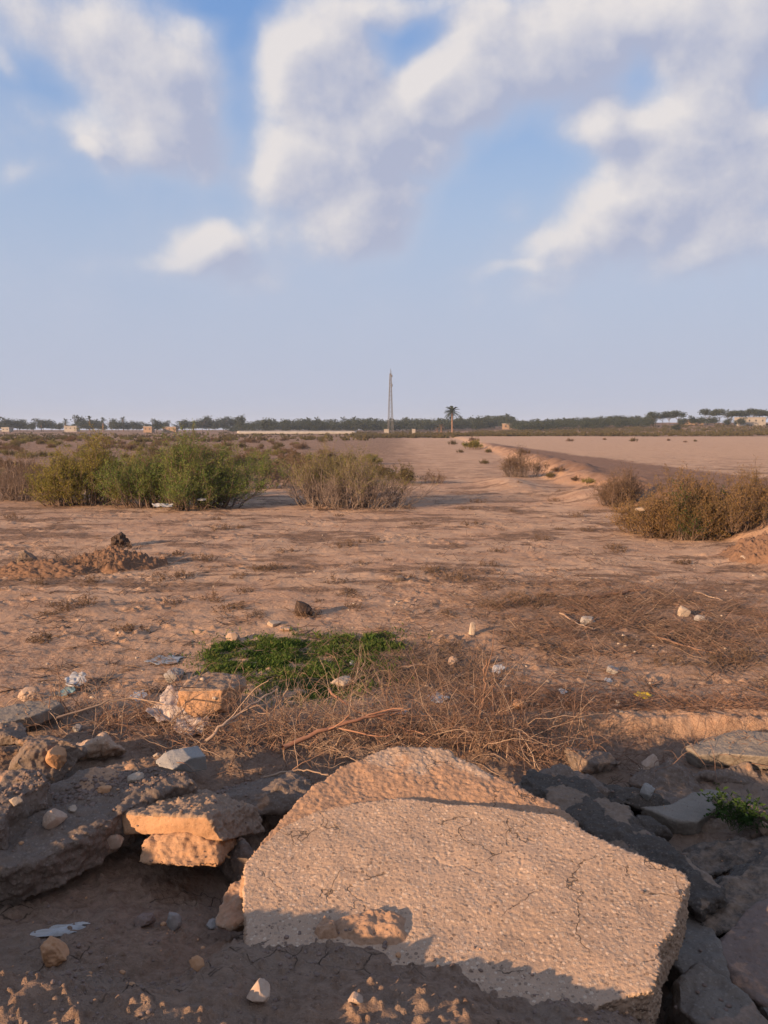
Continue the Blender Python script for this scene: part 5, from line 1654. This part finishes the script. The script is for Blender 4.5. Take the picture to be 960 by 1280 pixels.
# weed growing between the dark lumps on the right
c = at_depth(922, 1034, 4.55)
e = empty('green_weed', c); tag(e, 'small dark green weed growing between the black lumps at the right', 'weed')
st = np.zeros((26, 3)) + rg.normal(0, .03, (26, 3)) * [1, 1, 0]
P = walk(st, np.stack([rg.normal(0, .8, 26), rg.normal(-.1, .6, 26), np.ones(26)], 1), rg.uniform(.10, .24, 26), 6, .15, .08, rg)
Vv, Fv = tubes(P, np.full((26, 6), .0018), 3); link('stems', mesh_from('stems', Vv, Fv, L_WEED), e)
C = P[:, 2:].reshape(-1, 3); C = np.repeat(C, 6, 0) + rg.normal(0, .014, (len(C) * 6, 3))
Vv, Fv = leaf_tris(C, .035, .011, rg, .3); link('leaves', mesh_from('leaves', Vv, Fv, L_WEED, False), e)


# ------------------------------------------------------------------ the ruined heap on the left of the plain
def heap(name, label, px, py, w, dpt, h_, mat, seed, cat, sharp=1.0):
    c = at_ground(px, py)
    n_ = 110
    U, W = np.meshgrid(np.linspace(-1.25, 1.25, n_), np.linspace(-1.25, 1.25, n_)); U = U.ravel(); W = W.ravel()
    rr = np.hypot(U, W) * (1 + .3 * fbm2(U * 1.2 + seed, W * 1.2, 3, 3))
    x = c.x + U * w * .5; y = c.y + W * dpt * .5
    hh = np.clip(1 - rr, 0, 1) ** sharp * h_
    lump = np.abs(fbm2(U * 4 + seed, W * 4, 4, 8, .6)) * h_ * .40 * (hh > .0) * np.clip(hh / h_ * 4, 0, 1)
    z = ground_macro(x, y) + hh + lump - .015
    i = np.arange(n_ * n_).reshape(n_, n_)
    F = np.stack([i[:-1, :-1].ravel(), i[:-1, 1:].ravel(), i[1:, 1:].ravel(), i[1:, :-1].ravel()], 1)
    F = F[(hh[F] > 0).any(1)]
    V = np.stack([x, y, z], 1) - np.array(c[:])
    o = link(name, mesh_from(name, V, F, mat, True, {'dirt': np.full(n_ * n_, .8)}), None, c)
    return tag(o, label, cat)


M_HEAP = concrete_mat('loose_earth', (.21, .132, .09), (.12, .08, .055), (.32, .22, .155), dirt=(.205, .122, .08), agg=30, aggmix=.3)
heap('earth_heap', 'crumbly orange earth heap with a dark stump on top, on the left of the plain', 140, 708, 1.5, 1.0, .30, M_HEAP, 2, 'earth heap', .8)
heap('earth_heap', 'low heap of dark earth under dry sticks, left of the orange one', 55, 716, 1.9, .9, .20, M_HEAP, 4, 'earth heap', .8)
heap('earth_heap', 'orange bank of loose earth at the right edge below the russet shrub', 956, 690, 1.5, 1.6, .30, M_HEAP, 6, 'earth heap', .8)
stone(148, 683, 22, 'dark stump on top of the orange earth heap', M_DARK_EARTH, .9, 61, 'stump', .45, .3, 'stump')
stone(36, 706, 26, 'brown lump at the left end of the stick heap', M_DIRTSLAB, .7, 62, 'clod', .4, .3, 'clod')
thicket('dry_thicket', 'heap of dry grey sticks left of the orange earth heap', 82, 712, 1.7, .42, 210, 240, lying=.75, sub=5, thick=.005, mats=(M_STEM, M_TWIG))
thicket('dry_thicket', 'few dry sticks in the shadow of the orange earth heap', 182, 706, .8, .3, 30, 241, lying=.9, sub=3, thick=.006)


# ------------------------------------------------------------------ litter
def plastic_mat(name, c, rough=.35, trans=.25):
    m = bpy.data.materials.new(name); m.use_nodes = True
    nt = m.node_tree; nt.nodes.clear(); q = Nodes(nt)
    pos = q('ShaderNodeTexCoord').outputs['Object']
    col = q.mix(q.ramp(q.noise(pos, 14, 4, .6), .40, .75), c, tuple(x * .62 for x in c))
    b = q('ShaderNodeBsdfPrincipled', {'Base Color': col, 'Roughness': rough, 'Specular IOR Level': .4})
    t = q('ShaderNodeBsdfTranslucent', {'Color': col})
    mx = q('ShaderNodeMixShader', {0: trans, 1: b.outputs[0], 2: t.outputs[0]})
    o = q('ShaderNodeOutputMaterial'); nt.links.new(mx.outputs[0], o.inputs[0])
    return m


P_WHITE = plastic_mat('white_plastic_film', (.50, .49, .48)); P_PINK = plastic_mat('dusty_bag', (.56, .46, .40), .6); P_GREY = plastic_mat('clear_grey_film', (.36, .37, .38), .25); P_YEL = plastic_mat('yellow_wrapper', (.60, .42, .04)); P_CYAN = plastic_mat('greenish_film', (.24, .36, .34))


def sheet(label, px, py, wpx, hpx, mat, seed, name='plastic_scrap', cat='litter', crumple=.5, tilt=.5, rot=0.0, freq=2.2):
    """crumpled film: a creased sheet with torn outline, draped where it lies"""
    c, nrm = hit(px, py)
    dist = (c - CAMP).length
    w = wpx / FOCAL * dist; h_ = hpx / FOCAL * dist / max(.35, math.sin(math.radians(30)))
    n_ = 44
    U, W = np.meshgrid(np.linspace(-.5, .5, n_), np.linspace(-.5, .5, n_)); U = U.ravel(); W = W.ravel()
    ang = np.arctan2(W, U); rad = .46 * (1 + .42 * perlin2(np.cos(ang) * 1.8 + seed, np.sin(ang) * 1.8 + seed * 2))
    ridge = 1.4 * np.abs(fbm2(U * freq + seed * 3.1, W * freq + seed, 2, 3, .45)) + .25 * np.abs(perlin2(U * 6 + W * 4 + seed, W * 3))
    x0 = U * w; y0 = W * h_
    ca, sa = math.cos(rot), math.sin(rot)
    xx = x0 * ca - y0 * sa; yy = x0 * sa + y0 * ca
    z = crumple * w * .16 * (ridge - .1) + tilt * (yy + .5 * h_) * .3
    i = np.arange(n_ * n_).reshape(n_, n_)
    F = np.stack([i[:-1, :-1].ravel(), i[:-1, 1:].ravel(), i[1:, 1:].ravel(), i[1:, :-1].ravel()], 1)
    ok = np.hypot(U, W) < rad
    F = F[ok[F].all(1)]
    o = link(name, mesh_from(name, np.stack([xx, yy, z + .006], 1), F, mat, True), None, c)
    md = o.modifiers.new('film', 'SOLIDIFY'); md.thickness = .0012
    return tag(o, label, cat)


sheet('torn strip of clear plastic film on the shaded mud at the left', 66, 1168, 76, 9, P_WHITE, 1, crumple=.30, tilt=.35, rot=.22)
sheet('torn whitish bag caught in the twigs below the orange sandy block', 218, 900, 58, 30, P_PINK, 2, 'torn_bag', crumple=1.4, tilt=1.6, rot=-.5, freq=1.7)
sheet('second flap of dusty bag hanging lower right of the torn whitish bag', 242, 916, 44, 20, P_PINK, 12, 'torn_bag', crumple=1.2, tilt=1.2, rot=-.7, freq=1.7)
sheet('white and greenish film by the left brush, behind the thin pale slab', 96, 856, 28, 18, P_WHITE, 3, crumple=.6, tilt=.9)
sheet('greenish scrap touching the white film on the left', 84, 868, 20, 12, P_CYAN, 13, crumple=.6, tilt=.6)
sheet('white folded scrap standing by the upright dead stem', 622, 840, 20, 8, P_WHITE, 4, crumple=.35, tilt=1.3, rot=.5)
sheet('crumpled white film in the brush right of the grass patch', 548, 876, 28, 12, P_WHITE, 5, crumple=.7, tilt=.5)
sheet('flat white scrap half hidden in the brush, left of the crumpled white film', 498, 892, 26, 10, P_GREY, 6, crumple=.4, tilt=.4)
sheet('bright yellow wrapper on the lip of the earth bank', 803, 871, 22, 9, P_YEL, 7, 'wrapper', crumple=.4, tilt=.6)
sheet('small white chip of film between the bank and the yellow wrapper', 704, 867, 10, 7, P_WHITE, 8, crumple=.4, tilt=.8)
sheet('tiny white scrap on the dark earth left of the grey flat stone', 760, 852, 10, 6, P_WHITE, 9, crumple=.4, tilt=.6)
sheet('small white scrap in the middle of the green grass', 442, 832, 10, 7, P_WHITE, 10, crumple=.5, tilt=1)
sheet('pale film spread flat behind the left brush', 205, 826, 46, 22, P_GREY, 11, crumple=.15, tilt=.05)
sheet('white bit of plastic in the fine tangle on the left', 174, 874, 20, 12, P_WHITE, 14, crumple=.6, tilt=.9)
sheet('white litter under the biggest green shrub', 203, 634, 26, 8, P_WHITE, 15, crumple=.5, tilt=.7)
sheet('pale scrap under the shade of the lower long shrub', 252, 626, 14, 6, P_WHITE, 16, crumple=.5, tilt=.7)


# ------------------------------------------------------------------ thin evening haze over the plain
hm_ = bpy.data.materials.new('thin_haze'); hm_.use_nodes = True
nt = hm_.node_tree; nt.nodes.clear(); q = Nodes(nt)
pv = q('ShaderNodeVolumePrincipled', {'Color': (.66, .79, .98, 1), 'Density': .00024, 'Anisotropy': .0})
o_ = q('ShaderNodeOutputMaterial'); nt.links.new(pv.outputs[0], o_.inputs['Volume'])
hz = link('haze', box_mesh('haze', -4200, -4200, -6.0, 4200, 4200, 60.0, hm_, 0))
tag(hz, 'thin pale haze lying over the plain', 'haze', kind='stuff')
